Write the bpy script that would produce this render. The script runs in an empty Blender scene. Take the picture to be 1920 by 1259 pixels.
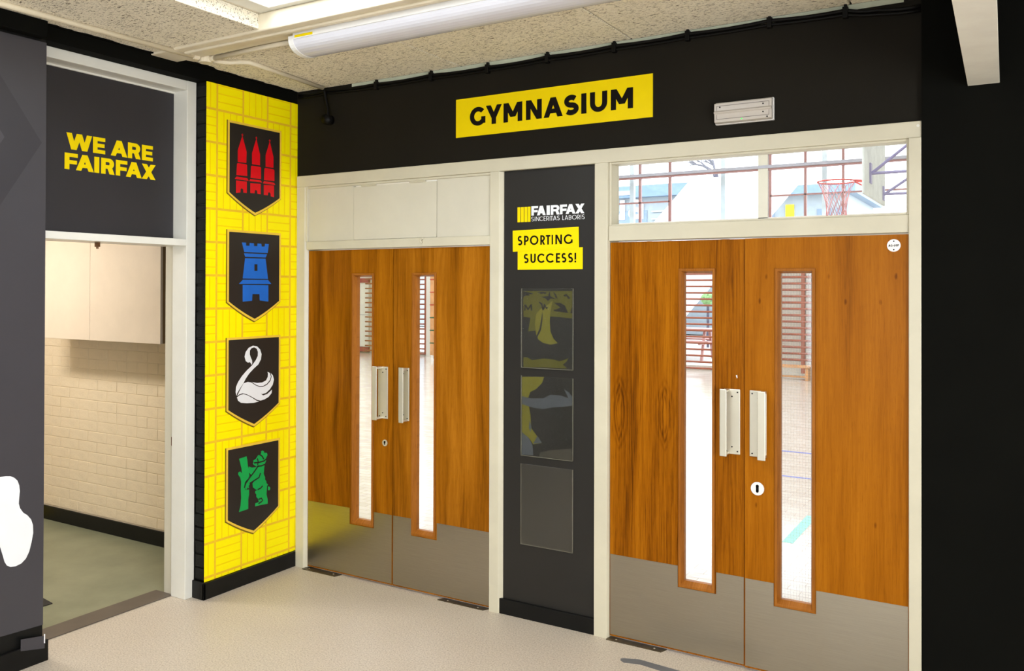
import bpy, bmesh, math, random
from mathutils import Vector, Matrix
from mathutils.geometry import tessellate_polygon
random.seed(7)
SC = bpy.context.scene
COL = SC.collection

# ---------------------------------------------------------------- camera, world, light, exposure
cam_data = bpy.data.cameras.new('camera')
cam_data.sensor_width = 36.0
cam_data.lens = 1598.44 / 1920 * 36.0
cam_data.shift_x = -0.00073
cam_data.shift_y = -0.05104
cam_data.clip_start = 0.05
cam_data.clip_end = 300
cam = bpy.data.objects.new('camera', cam_data)
COL.objects.link(cam)
yaw, pit, rol = math.radians(30.85744), math.radians(0.37802), math.radians(0.15569)
fw = Vector((-math.sin(yaw) * math.cos(pit), math.cos(yaw) * math.cos(pit), math.sin(pit)))
rr = Vector((math.cos(yaw), math.sin(yaw), 0))
uu = rr.cross(fw)
r2 = rr * math.cos(rol) + uu * math.sin(rol)
u2 = -rr * math.sin(rol) + uu * math.cos(rol)
mw = Matrix((r2, u2, -fw)).transposed().to_4x4()
mw.translation = Vector((3.92625, -3.91803, 1.74234))
cam.matrix_world = mw
SC.camera = cam

world = bpy.data.worlds.new('overcast_sky')
SC.world = world
world.use_nodes = True
bg = world.node_tree.nodes['Background']
bg.inputs[0].default_value = (0.86, 0.93, 1.0, 1)
bg.inputs[1].default_value = 6.5

def area(name, loc, rot, sx, sy, power, color=(1, 1, 1)):
    d = bpy.data.lights.new(name, 'AREA')
    d.shape = 'RECTANGLE'; d.size = sx; d.size_y = sy; d.energy = power; d.color = color
    o = bpy.data.objects.new(name, d); o.location = loc; o.rotation_euler = rot
    COL.objects.link(o)
    return o
PI = math.pi
area('rooflight_daylight', (1.75, -1.85, 3.45), (0, 0, 0), 1.9, 1.6, 52, (0.95, 0.97, 1.0))
area('hall_window_daylight', (3.6, -8.75, 1.6), (PI / 2, 0, 0), 4.6, 1.9, 40, (0.95, 0.97, 1.0))
area('hall_tube_light', (4.6, -4.6, 2.90), (0, 0, 0), 1.5, 0.14, 14, (1.0, 0.90, 0.74))
area('hall_side_fill', (6.44, -4.6, 1.35), (0, PI / 2, 0), 1.7, 3.4, 168, (0.97, 0.98, 1.0))  # fill added on the unseen right side to brighten ceiling and yellow wall
area('gym_ceiling_fill', (-3.0, 6.6, 5.9), (0, 0, 0), 14, 9.5, 1800, (0.80, 0.90, 1.0))  # added fill hung under the closed gym ceiling, which has no rooflight
area('store_lamp_light', (-1.95, -1.55, 2.5), (0, 0, 0), 0.9, 0.3, 48, (1.0, 0.95, 0.88))

vs = SC.view_settings
vs.view_transform = 'Standard'
vs.look = 'None'
vs.exposure = -0.2
vs.gamma = 1.0
vs.use_curve_mapping = False

# ---------------------------------------------------------------- helpers
def lin(c):
    return tuple(((v / 255) / 12.92 if v / 255 <= 0.04045 else ((v / 255 + 0.055) / 1.055) ** 2.4) for v in c)

class NT:
    """small node-graph builder"""
    def __init__(self, name, rough=0.5, metal=0.0, color=(128, 128, 128), spec=None):
        self.m = bpy.data.materials.new(name); self.m.use_nodes = True
        self.t = self.m.node_tree; self.n = self.t.nodes
        self.b = self.n['Principled BSDF']
        self.b.inputs['Base Color'].default_value = lin(color) + (1,)
        self.b.inputs['Roughness'].default_value = rough
        self.b.inputs['Metallic'].default_value = metal
        if spec is not None: self.b.inputs['Specular IOR Level'].default_value = spec
    def node(self, ty, **kw):
        n = self.n.new(ty)
        for k, v in kw.items(): setattr(n, k, v)
        return n
    def link(self, a, b): self.t.links.new(a, b)
    def coord(self, scale=(1, 1, 1), loc=(0, 0, 0), rot=0.0):
        tc = self.node('ShaderNodeTexCoord'); mp = self.node('ShaderNodeMapping')
        mp.inputs['Scale'].default_value = scale; mp.inputs['Location'].default_value = loc
        mp.inputs['Rotation'].default_value = (0, 0, rot)
        self.link(tc.outputs['Object'], mp.inputs['Vector'])
        return mp.outputs['Vector']
    def noise(self, vec, scale, detail=4, rough=0.6, dist=0.0):
        n = self.node('ShaderNodeTexNoise')
        n.inputs['Scale'].default_value = scale; n.inputs['Detail'].default_value = detail
        n.inputs['Roughness'].default_value = rough; n.inputs['Distortion'].default_value = dist
        self.link(vec, n.inputs['Vector'])
        return n.outputs['Fac']
    def ramp(self, fac, stops):
        r = self.node('ShaderNodeValToRGB'); e = r.color_ramp.elements
        while len(e) < len(stops): e.new(0.5)
        for el, (p, c) in zip(e, stops):
            el.position = p
            el.color = (lin(c) + (1,)) if isinstance(c, tuple) else (c, c, c, 1)
        self.link(fac, r.inputs['Fac'])
        return r.outputs['Color']
    def math(self, op, a, b=None, c=None):
        n = self.node('ShaderNodeMath', operation=op)
        for i, v in enumerate((a, b, c)):
            if v is None: continue
            if isinstance(v, (int, float)): n.inputs[i].default_value = v
            else: self.link(v, n.inputs[i])
        return n.outputs[0]
    def mix(self, fac, a, b, blend='MIX'):
        n = self.node('ShaderNodeMix', data_type='RGBA', blend_type=blend)
        for s, v in ((0, fac), (6, a), (7, b)):
            if isinstance(v, (int, float)): n.inputs[s].default_value = v
            elif isinstance(v, tuple): n.inputs[s].default_value = lin(v) + (1,)
            else: self.link(v, n.inputs[s])
        return n.outputs[2]
    def base(self, c): self.link(c, self.b.inputs['Base Color'])
    def bump(self, h, strength=0.3, dist=0.01):
        n = self.node('ShaderNodeBump')
        n.inputs['Strength'].default_value = strength; n.inputs['Distance'].default_value = dist
        self.link(h, n.inputs['Height']); self.link(n.outputs['Normal'], self.b.inputs['Normal'])

MATS = {}
def plain(name, color, rough=0.5, metal=0.0, var=0.04, scale=6.0, bump=0.0, spec=None):
    """a painted or plastic surface with a little uneven tone"""
    if name in MATS: return MATS[name]
    k = NT(name, rough, metal, color, spec)
    v = k.coord()
    f = k.noise(v, scale, 5, 0.6)
    lo = tuple(max(0, c * (1 - var)) for c in color); hi = tuple(min(255, c * (1 + var)) for c in color)
    k.base(k.ramp(f, [(0.3, lo), (0.7, hi)]))
    if bump: k.bump(k.noise(v, scale * 14, 4, 0.6), bump, 0.004)
    MATS[name] = k.m
    return k.m

class MB:
    """collects shapes for one mesh"""
    def __init__(self): self.v = []; self.f = []
    def add(self, vs_, fs):
        o = len(self.v); self.v += [tuple(p) for p in vs_]; self.f += [tuple(i + o for i in f) for f in fs]
        return self
    def box(self, x0, x1, y0, y1, z0, z1):
        return self.add([(x0, y0, z0), (x1, y0, z0), (x1, y1, z0), (x0, y1, z0), (x0, y0, z1), (x1, y0, z1), (x1, y1, z1), (x0, y1, z1)],
                        [(3, 2, 1, 0), (4, 5, 6, 7), (0, 1, 5, 4), (1, 2, 6, 5), (2, 3, 7, 6), (3, 0, 4, 7)])
    def prism(self, poly, ax, a, b):
        """poly in the plane across axis ax ('x': (y,z), 'y': (x,z), 'z': (x,y)), from a to b along it"""
        def P(u, v, w): return {'x': (w, u, v), 'y': (u, w, v), 'z': (u, v, w)}[ax]
        n = len(poly)
        vs_ = [P(u, v, a) for u, v in poly] + [P(u, v, b) for u, v in poly]
        tri = tessellate_polygon([[Vector((u, v, 0)) for u, v in poly]])
        fs = [tuple(t) for t in tri] + [tuple(i + n for i in reversed(t)) for t in tri]
        fs += [(i, (i + 1) % n, (i + 1) % n + n, i + n) for i in range(n)]
        return self.add(vs_, fs)
    def tube(self, path, r, seg=8):
        path = [Vector(p) for p in path]; rings = []
        for i, p in enumerate(path):
            d = (path[min(i + 1, len(path) - 1)] - path[max(i - 1, 0)]).normalized()
            a = d.cross(Vector((0, 0, 1)) if abs(d.z) < 0.9 else Vector((1, 0, 0))).normalized(); b = d.cross(a)
            rings.append([p + (a * math.cos(2 * PI * k / seg) + b * math.sin(2 * PI * k / seg)) * r for k in range(seg)])
        vs_ = [q for ring in rings for q in ring]; fs = []
        for i in range(len(rings) - 1):
            for k in range(seg):
                k2 = (k + 1) % seg
                fs.append((i * seg + k, i * seg + k2, (i + 1) * seg + k2, (i + 1) * seg + k))
        fs.append(tuple(range(seg - 1, -1, -1))); fs.append(tuple((len(rings) - 1) * seg + k for k in range(seg)))
        return self.add(vs_, fs)
    def disc(self, c, r, ax, a, b, seg=20):
        return self.prism([(c[0] + r * math.cos(2 * PI * k / seg), c[1] + r * math.sin(2 * PI * k / seg)) for k in range(seg)], ax, a, b)

def obj(name, mb, mat, parent=None, bevel=0.0, smooth=False):
    me = bpy.data.meshes.new(name)
    me.from_pydata(mb.v, [], mb.f)
    bm = bmesh.new(); bm.from_mesh(me)
    bmesh.ops.recalc_face_normals(bm, faces=bm.faces[:])
    bm.to_mesh(me); bm.free()
    if mat: me.materials.append(mat)
    o = bpy.data.objects.new(name, me)
    COL.objects.link(o)
    if parent is not None:
        o.parent = parent
        o.matrix_parent_inverse = Matrix.Translation(parent.location).inverted()
    if bevel:
        m = o.modifiers.new('soft_edge', 'BEVEL'); m.width = bevel; m.segments = 2; m.limit_method = 'ANGLE'; m.angle_limit = 0.7
    if smooth:
        for p in me.polygons: p.use_smooth = True
    return o
def tag(o, label, cat, group=None, kind=None):
    o['label'] = label; o['category'] = cat
    if group: o['group'] = group
    if kind: o['kind'] = kind
    return o
def thing(name, label, cat, loc=(0, 0, 0), group=None, kind=None):
    o = bpy.data.objects.new(name, None); COL.objects.link(o); o.location = loc; o.empty_display_size = 0.1
    return tag(o, label, cat, group, kind)
def struct(name, mb, mat, label, cat, bevel=0.0, parent=None):
    return tag(obj(name, mb, mat, parent, bevel), label, cat, None, 'structure')
def B(*a): return MB().box(*a)
def clone(src, name, parent, loc):
    """a copy sharing mesh data, moved by loc"""
    o = src.copy(); o.name = name; COL.objects.link(o); o.parent = parent
    o.matrix_parent_inverse = Matrix.Translation(parent.location).inverted() if parent else Matrix()
    o.location = loc
    return o

# ---------------------------------------------------------------- hand-drawn capital letters
def glyph(ch, x0, x1, z0, z1, w, t=None):
    """polygons of one letter between x0..x1 and z0..z1, stem weight w, bar weight t"""
    t = t or w * 0.92
    W = x1 - x0; H = z1 - z0; P = []
    def R(a, b, c, d): P.append([(a, c), (b, c), (b, d), (a, d)])
    def Q(xa, za, xb, zb, hw): P.append([(xa - hw / 2, za), (xa + hw / 2, za), (xb + hw / 2, zb), (xb - hw / 2, zb)])
    def arc(cx, cz, rx, rz, a0, a1, n=18, tw=None, tt=None):
        tw = tw or w; tt = tt or t
        for i in range(n):
            a = math.radians(a0 + (a1 - a0) * i / n); b = math.radians(a0 + (a1 - a0) * (i + 1) / n)
            P.append([(cx + rx * math.cos(a), cz + rz * math.sin(a)), (cx + rx * math.cos(b), cz + rz * math.sin(b)),
                      (cx + (rx - tw) * math.cos(b), cz + (rz - tt) * math.sin(b)), (cx + (rx - tw) * math.cos(a), cz + (rz - tt) * math.sin(a))])
    cx = (x0 + x1) / 2; cz = (z0 + z1) / 2; hw = w * 1.12
    if ch == 'I': R(x0, x1, z0, z1)
    elif ch == 'L': R(x0, x0 + w, z0, z1); R(x0, x1, z0, z0 + t)
    elif ch in 'EF':
        R(x0, x0 + w, z0, z1); R(x0, x1, z1 - t, z1); zm = cz + (0 if ch == 'E' else -0.04 * H)
        R(x0, x1 - 0.06 * W, zm - t / 2, zm + t / 2)
        if ch == 'E': R(x0, x1, z0, z0 + t)
    elif ch == 'T': R(x0, x1, z1 - t, z1); R(cx - w / 2, cx + w / 2, z0, z1)
    elif ch == 'N': R(x0, x0 + w, z0, z1); R(x1 - w, x1, z0, z1); Q(x1 - hw / 2, z0, x0 + hw / 2, z1, hw)
    elif ch == 'M':
        R(x0, x0 + w, z0, z1); R(x1 - w, x1, z0, z1); zl = z0 + 0.26 * H
        Q(cx, zl, x0 + hw / 2, z1, hw); Q(cx, zl, x1 - hw / 2, z1, hw)
    elif ch == 'A':
        Q(x0 + hw / 2, z0, cx, z1, hw); Q(x1 - hw / 2, z0, cx, z1, hw)
        za = z0 + 0.2 * H; k = W * 0.5 * 0.2
        R(x0 + k + hw * 0.5, x1 - k - hw * 0.5, za, za + t * 0.95)
    elif ch == 'Y': R(cx - w / 2, cx + w / 2, z0, z0 + 0.42 * H); Q(cx, z0 + 0.34 * H, x0 + hw / 2, z1, hw); Q(cx, z0 + 0.34 * H, x1 - hw / 2, z1, hw)
    elif ch == 'W':
        a, b = x0 + 0.29 * W, x1 - 0.29 * W
        Q(a, z0, x0 + hw / 2, z1, hw); Q(a, z0, cx, z1, hw); Q(b, z0, cx, z1, hw); Q(b, z0, x1 - hw / 2, z1, hw)
    elif ch == 'X': hx = hw * 1.1; Q(x0 + hx / 2, z0, x1 - hx / 2, z1, hx); Q(x1 - hx / 2, z0, x0 + hx / 2, z1, hx)
    elif ch in 'PRB':
        R(x0, x0 + w, z0, z1); zb = z0 + (0.34 if ch != 'B' else 0.46) * H
        rz = (z1 - zb) / 2; xr = x1 - (0.04 * W if ch == 'R' else 0); rx = min(rz * 1.05, xr - x0 - w * 0.6)
        arc(xr - rx, zb + rz, rx, rz, -90, 90); R(x0, xr - rx, z1 - t, z1); R(x0, xr - rx, zb, zb + t)
        if ch == 'R': Q(x1 - hw / 2, z0, xr - rx * 0.95, zb + t * 0.6, hw)
        if ch == 'B':
            rz2 = (zb + t - z0) / 2; rx2 = min(rz2 * 1.1, W - w * 0.6); arc(x1 - rx2, z0 + rz2, rx2, rz2, -90, 90); R(x0, x1 - rx2, z0, z0 + t)
    elif ch == 'O': arc(cx, cz, W / 2, H / 2, 0, 360, 36)
    elif ch == 'U':
        rx = W / 2; rz = min(rx * 1.05, H * 0.45)
        R(x0, x0 + w, z0 + rz, z1); R(x1 - w, x1, z0 + rz, z1); arc(cx, z0 + rz, rx, rz, 180, 360)
    elif ch == 'C': arc(x0 + W * 0.56, cz, W * 0.56, H / 2, 42, 318, 30)
    elif ch == 'G':
        arc(x0 + W * 0.53, cz, W * 0.53, H / 2, 42, 318, 30)
        R(x1 - w * 0.95, x1, z0 + 0.12 * H, z0 + 0.47 * H)
    elif ch in 'S25':
        pts = []
        hx, hz = W / 2 - w / 2, (H - t) / 4
        zt, zb = z1 - t / 2 - hz, z0 + t / 2 + hz
        for i in range(15): a = math.radians(38 + (262 - 38) * i / 14); pts.append((cx + hx * 0.93 * math.cos(a), zt + hz * math.sin(a)))
        for i in range(15): a = math.radians(82 + (-142 - 82) * i / 14); pts.append((cx + hx * math.cos(a), zb + hz * math.sin(a)))
        if ch == '2': pts = [(2 * cx - x, z) for x, z in pts]
        P += ribbon(pts, w * 0.97)
    elif ch == '0': arc(cx, cz, W / 2, H / 2, 0, 360, 24)
    elif ch == '-': R(x0, x1, cz - t / 2, cz + t / 2)
    elif ch == '!': R(x0, x1, z0 + 0.3 * H, z1); R(x0, x1, z0, z0 + (x1 - x0))
    elif ch == 'u': arc(cx, z0 + W / 2, W / 2, W / 2, 180, 360); R(x0, x0 + w, z0 + W / 2, z1); R(x1 - w, x1, z0, z1)
    elif ch == 'a': arc(cx, z0 + 0.3 * H, W / 2, 0.3 * H, 0, 360, 24); R(x1 - w, x1, z0, z0 + 0.75 * H); arc(cx, z0 + 0.72 * H, W / 2, 0.28 * H, 0, 150)
    return P
def ribbon(pts, w):
    out = []; n = len(pts); L = []; Rr = []
    for i in range(n):
        a = Vector(pts[max(i - 1, 0)]); b = Vector(pts[min(i + 1, n - 1)]); d = (b - a).normalized()
        L.append((pts[i][0] - d.y * w / 2, pts[i][1] + d.x * w / 2)); Rr.append((pts[i][0] + d.y * w / 2, pts[i][1] - d.x * w / 2))
    for i in range(n - 1): out.append([L[i], L[i + 1], Rr[i + 1], Rr[i]])
    return out
def word(spec, z0, z1, w, ax, a, b, t=None):
    m = MB(); sg = 1 if ax == 'x' else -1; lo, hi = (a, b) if sg > 0 else (b, a)
    for ch, u0, u1 in spec:
        for i, p in enumerate(glyph(ch, u0, u1, z0, z1, w if ch != 'I' else u1 - u0, t)):
            m.prism(p, ax, lo, hi + sg * 1.2e-5 * (i % 40))     # each stroke a hair prouder than the last, so faces never coincide
    return m
def screws(parent, spots, r, y, mat, h=0.0016):
    p0 = None
    for sx, sz in spots:
        if p0 is None: p0 = o = obj('screw', MB().disc((0, 0), r, 'y', -h, 0.0, 10), mat, parent)
        else: o = clone(p0, 'screw', parent, (0, 0, 0))
        o.location = (sx, y, sz)
# ---------------------------------------------------------------- materials
def make_ceiling(name, base):
    k = NT(name, 0.95, 0, base, 0.1)
    v = k.coord((1, 1, 1)); big = k.noise(v, 5, 3, 0.6)
    f = None
    for rot, loc in ((0.5, 0), (-0.7, 3.1), (1.6, 7.7)):        # short wood strands lying in several directions
        n = k.noise(k.coord((46, 150, 90), (loc, loc, loc), rot), 1.0, 2, 0.6, 0.8)
        f = n if f is None else k.math('MINIMUM', f, n)
    fs = k.math('ADD', f, k.math('MULTIPLY', k.math('SUBTRACT', big, 0.5), 0.10))
    c = k.ramp(fs, [(0.27, (62, 48, 32)), (0.325, (146, 130, 102)), (0.375, base), (0.48, tuple(min(255, x + 14) for x in base))])
    k.base(c); k.bump(f, 0.7, 0.008)
    return k.m
WOODWOOL = make_ceiling('woodwool_slab', (236, 228, 208))

def make_floor():
    k = NT('speckled_vinyl', 0.42, 0, (205, 190, 170), 0.35)
    v = k.coord()
    f = k.noise(v, 130, 3, 0.8); g = k.noise(v, 420, 1, 0.5); big = k.noise(v, 1.6, 4, 0.55)
    c = k.ramp(f, [(0.34, (168, 154, 136)), (0.47, (204, 192, 175)), (0.66, (226, 215, 199))])
    c = k.mix(k.math('MULTIPLY', k.math('GREATER_THAN', g, 0.63), 0.4), c, (140, 122, 106))
    c = k.mix(k.math('MULTIPLY', big, 0.28), c, (188, 174, 156), 'MULTIPLY')
    k.base(c); k.bump(f, 0.05, 0.002)
    r = k.node('ShaderNodeMapRange'); k.link(big, r.inputs[0]); r.inputs[3].default_value = 0.33; r.inputs[4].default_value = 0.52
    k.link(r.outputs[0], k.b.inputs['Roughness'])
    return k.m
FLOOR = make_floor()

def make_wood(name, dark, mid, light, seed, diamonds=(), stripe=1.0, spec=0.08, fw=0.34, knots=()):
    k = NT(name, 0.34, 0, mid, spec)
    wob = k.noise(k.coord((2.2, 1, 0.8), (seed, 0, seed)), 1.4, 3, 0.5)
    tc = k.node('ShaderNodeTexCoord'); sp = k.node('ShaderNodeSeparateXYZ'); k.link(tc.outputs['Object'], sp.inputs[0])
    X, Z = sp.outputs[0], sp.outputs[2]
    cb = k.node('ShaderNodeCombineXYZ')
    k.link(k.math('ADD', k.math('MULTIPLY', X, 7.0), k.math('MULTIPLY', wob, 1.1)), cb.inputs[0])
    k.link(k.math('MULTIPLY', Z, 0.32), cb.inputs[2]); cb.inputs[1].default_value = seed
    band = k.noise(cb.outputs[0], 1.5, 3, 0.6, 0.5)
    cb2 = k.node('ShaderNodeCombineXYZ')
    k.link(k.math('MULTIPLY', X, 90.0), cb2.inputs[0]); k.link(k.math('MULTIPLY', Z, 2.2), cb2.inputs[2]); cb2.inputs[1].default_value = seed
    fine = k.noise(cb2.outputs[0], 1.6, 4, 0.7, 0.4)
    cb3 = k.node('ShaderNodeCombineXYZ')
    k.link(k.math('MULTIPLY', X, 420.0), cb3.inputs[0]); k.link(k.math('MULTIPLY', Z, 16.0), cb3.inputs[2])
    pore = k.noise(cb3.outputs[0], 1.0, 2, 0.5)
    f = k.math('ADD', k.math('MULTIPLY', band, 0.62 * stripe), k.math('ADD', k.math('MULTIPLY', fine, fw), 0.50 - 0.31 * stripe - fw * 0.5))
    for (dx, dz, ax, az) in diamonds:
        zz = k.math('DIVIDE', k.math('SUBTRACT', Z, dz), az)
        xx = k.math('ADD', k.math('SUBTRACT', X, dx), k.math('MULTIPLY', k.math('SUBTRACT', fine, 0.5), 0.035))
        d = k.math('ADD', k.math('DIVIDE', k.math('ABSOLUTE', xx), ax), k.math('MULTIPLY', zz, zz))
        d = k.math('ADD', d, k.math('MULTIPLY', k.math('SUBTRACT', wob, 0.5), 0.5))
        def hump(c0, wd): return k.math('MAXIMUM', k.math('SUBTRACT', 1.0, k.math('DIVIDE', k.math('ABSOLUTE', k.math('SUBTRACT', d, c0)), wd)), 0.0)
        f = k.math('SUBTRACT', f, k.math('MULTIPLY', hump(1.0, 0.34), 0.13))
        f = k.math('SUBTRACT', f, k.math('MULTIPLY', hump(1.75, 0.45), 0.06))
        f = k.math('SUBTRACT', f, k.math('MULTIPLY', hump(0.45, 0.18), 0.10))
        f = k.math('ADD', f, k.math('MULTIPLY', hump(0.0, 0.4), 0.10))
    for (kx, kz) in knots:
        a = k.math('DIVIDE', k.math('SUBTRACT', X, kx), 0.010); b = k.math('DIVIDE', k.math('SUBTRACT', Z, kz), 0.022)
        d2 = k.math('ADD', k.math('MULTIPLY', a, a), k.math('MULTIPLY', b, b))
        f = k.math('SUBTRACT', f, k.math('MULTIPLY', k.math('MAXIMUM', k.math('SUBTRACT', 1.0, k.math('ADD', d2, fine)), 0.0), 0.28))
    c = k.ramp(f, [(0.32, dark), (0.47, mid), (0.64, light)])
    c = k.mix(k.math('MULTIPLY', k.math('LESS_THAN', pore, 0.40), 0.22), c, dark)
    k.base(c); k.bump(pore, 0.04, 0.001)
    return k.m
WOOD_1 = make_wood('teak_veneer_dark', (84, 42, 2), (138, 80, 6), (168, 103, 14), 1.3, stripe=1.0)
WOOD_2 = make_wood('teak_veneer_brown', (86, 45, 3), (143, 85, 10), (172, 108, 24), 4.1, stripe=1.0)
WOOD_3 = make_wood('teak_veneer_figured', (78, 38, 1), (136, 76, 3), (166, 100, 10), 8.6, diamonds=((2.205, 1.13, 0.026, 0.135), (2.442, 1.135, 0.027, 0.13)), stripe=0.8, fw=0.55)
WOOD_4 = make_wood('orange_veneer', (106, 55, 2), (149, 86, 6), (170, 103, 15), 12.2, stripe=0.75, knots=((2.93, 1.80), (3.20, 1.80), (2.90, 1.69), (3.27, 1.69), (3.47, 1.80), (3.41, 1.69), (3.39, 0.74), (2.885, 0.76)))
BEAD = make_wood('hardwood_bead', (96, 50, 12), (146, 88, 30), (174, 110, 46), 20.0, stripe=0.4)
GYMWOOD = plain('reddish_bar_wood', (150, 82, 58), 0.4, var=0.1)
PINE = plain('pale_pine', (205, 150, 100), 0.45, var=0.08)

def make_steel(name, col, rough):
    k = NT(name, rough, 1.0, col)
    v = k.coord((3, 3, 160)); f = k.noise(v, 2.0, 3, 0.6); sm = k.noise(k.coord(), 5, 4, 0.6)
    lo = tuple(c * 0.97 for c in col); hi = tuple(min(255, c * 1.02) for c in col)
    k.base(k.ramp(f, [(0.3, lo), (0.7, hi)]))
    r = k.node('ShaderNodeMapRange'); k.link(sm, r.inputs[0]); r.inputs[3].default_value = rough * 0.8; r.inputs[4].default_value = rough * 1.25
    k.link(r.outputs[0], k.b.inputs['Roughness']); k.bump(f, 0.025, 0.001)
    return k.m
STEEL = make_steel('brushed_steel', (172, 165, 150), 0.32)
ALU = plain('satin_aluminium', (214, 209, 192), 0.36, 0.55, var=0.02, scale=4)

SOFFIT = plain('soffit_paint', (250, 245, 232), 0.45, var=0.03, scale=5, bump=0.05)
CREAM = plain('cream_gloss_paint', (202, 195, 172), 0.38, var=0.025, scale=4, bump=0.04)
CREAM_CEIL = plain('cream_ceiling_paint', (226, 215, 190), 0.5, var=0.04, scale=5, bump=0.06)
WHITE = plain('white_gloss_paint', (224, 222, 212), 0.32, var=0.02, scale=4, bump=0.04)
PANELW = plain('offwhite_panel_paint', (205, 199, 180), 0.45, var=0.02, scale=3)
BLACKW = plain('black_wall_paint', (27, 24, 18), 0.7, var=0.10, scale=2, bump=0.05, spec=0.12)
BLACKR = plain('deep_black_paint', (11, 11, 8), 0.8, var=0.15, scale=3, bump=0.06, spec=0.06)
BLACKG = plain('black_gloss_paint', (16, 16, 15), 0.4, var=0.2, scale=8, bump=0.1, spec=0.22)
VINYLD = plain('charcoal_vinyl', (63, 61, 65), 0.42, var=0.03, scale=2, spec=0.35)
VINYL_D = plain('charcoal_vinyl_darker', (55, 53, 57), 0.42, var=0.03, scale=2, spec=0.35)
VINYL_L = plain('charcoal_vinyl_lighter', (70, 68, 73), 0.42, var=0.03, scale=2, spec=0.35)
VINYL_LL = plain('charcoal_vinyl_lightest', (98, 96, 101), 0.42, var=0.03, scale=2, spec=0.35)
PANELD = plain('dark_panel_vinyl', (35, 33, 30), 0.45, var=0.05, scale=3, spec=0.35)
YELLOW = plain('yellow_vinyl', (240, 212, 0), 0.45, var=0.015, scale=3, spec=0.15)
GOLD = plain('gold_print', (236, 196, 66), 0.45, var=0.02, spec=0.3)
TEXTINK = plain('text_ink', (20, 16, 13), 0.5, var=0.05, spec=0.1)
INK = plain('black_ink', (40, 35, 30), 0.45, var=0.05, spec=0.3)
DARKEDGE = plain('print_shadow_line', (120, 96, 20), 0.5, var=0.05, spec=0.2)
REDP = plain('red_print', (214, 12, 24), 0.45, var=0.02, spec=0.3)
BLUEP = plain('blue_print', (28, 102, 196), 0.45, var=0.05, scale=5, spec=0.3)
GREENP = plain('green_print', (14, 158, 74), 0.45, var=0.02, spec=0.3)
WHITEP = plain('white_print', (232, 234, 236), 0.45, var=0.01, spec=0.3)
OLIVE = plain('olive_print', (82, 79, 22), 0.5, var=0.06, spec=0.3)
OLIVE2 = plain('bright_olive_print', (104, 100, 28), 0.5, var=0.06, spec=0.3)
GREYP = plain('grey_print', (74, 78, 84), 0.5, var=0.05, spec=0.3)
PLASTIC = plain('white_plastic', (236, 234, 230), 0.3, var=0.01)
CABLE = plain('black_cable', (11, 10, 9), 0.5, var=0.2, spec=0.15)
RUBBER = plain('black_rubber', (28, 27, 27), 0.6, var=0.1)
PALEGREEN = plain('pale_green_paint', (190, 196, 176), 0.6, var=0.05)

def make_basket():
    """printed basket-weave of horizontal and vertical slats on yellow vinyl"""
    k = NT('basket_weave_vinyl', 0.45, 0, (253, 222, 0), 0.15)
    tc = k.node('ShaderNodeTexCoord'); sp = k.node('ShaderNodeSeparateXYZ'); k.link(tc.outputs['Object'], sp.inputs[0])
    c = 0.1885
    u = k.math('DIVIDE', k.math('ADD', sp.outputs[1], 0.061 + 8 * c), c); v = k.math('DIVIDE', k.math('SUBTRACT', 2.757 + 8 * c, sp.outputs[2]), c)
    fu, fv = k.math('FRACT', u), k.math('FRACT', v)
    par = k.math('MODULO', k.math('ADD', k.math('FLOOR', u), k.math('FLOOR', v)), 2.0)
    def edge(f, w): return k.math('GREATER_THAN', k.math('ABSOLUTE', k.math('SUBTRACT', f, 0.5)), 0.5 - w)
    main = k.math('MAXIMUM', edge(fu, 0.035), edge(fv, 0.035))
    su, sv = edge(k.math('FRACT', k.math('MULTIPLY', fu, 4.0)), 0.075), edge(k.math('FRACT', k.math('MULTIPLY', fv, 4.0)), 0.075)
    hor = k.math('GREATER_THAN', par, 0.5)
    slat = k.math('ADD', k.math('MULTIPLY', hor, su), k.math('MULTIPLY', k.math('SUBTRACT', 1.0, hor), sv))
    col = k.mix(k.math('MULTIPLY', slat, 0.7), (255, 238, 0), (240, 202, 4))
    col = k.mix(main, col, (234, 190, 40))
    k.base(col)
    return k.m
BASKET = make_basket()

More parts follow.
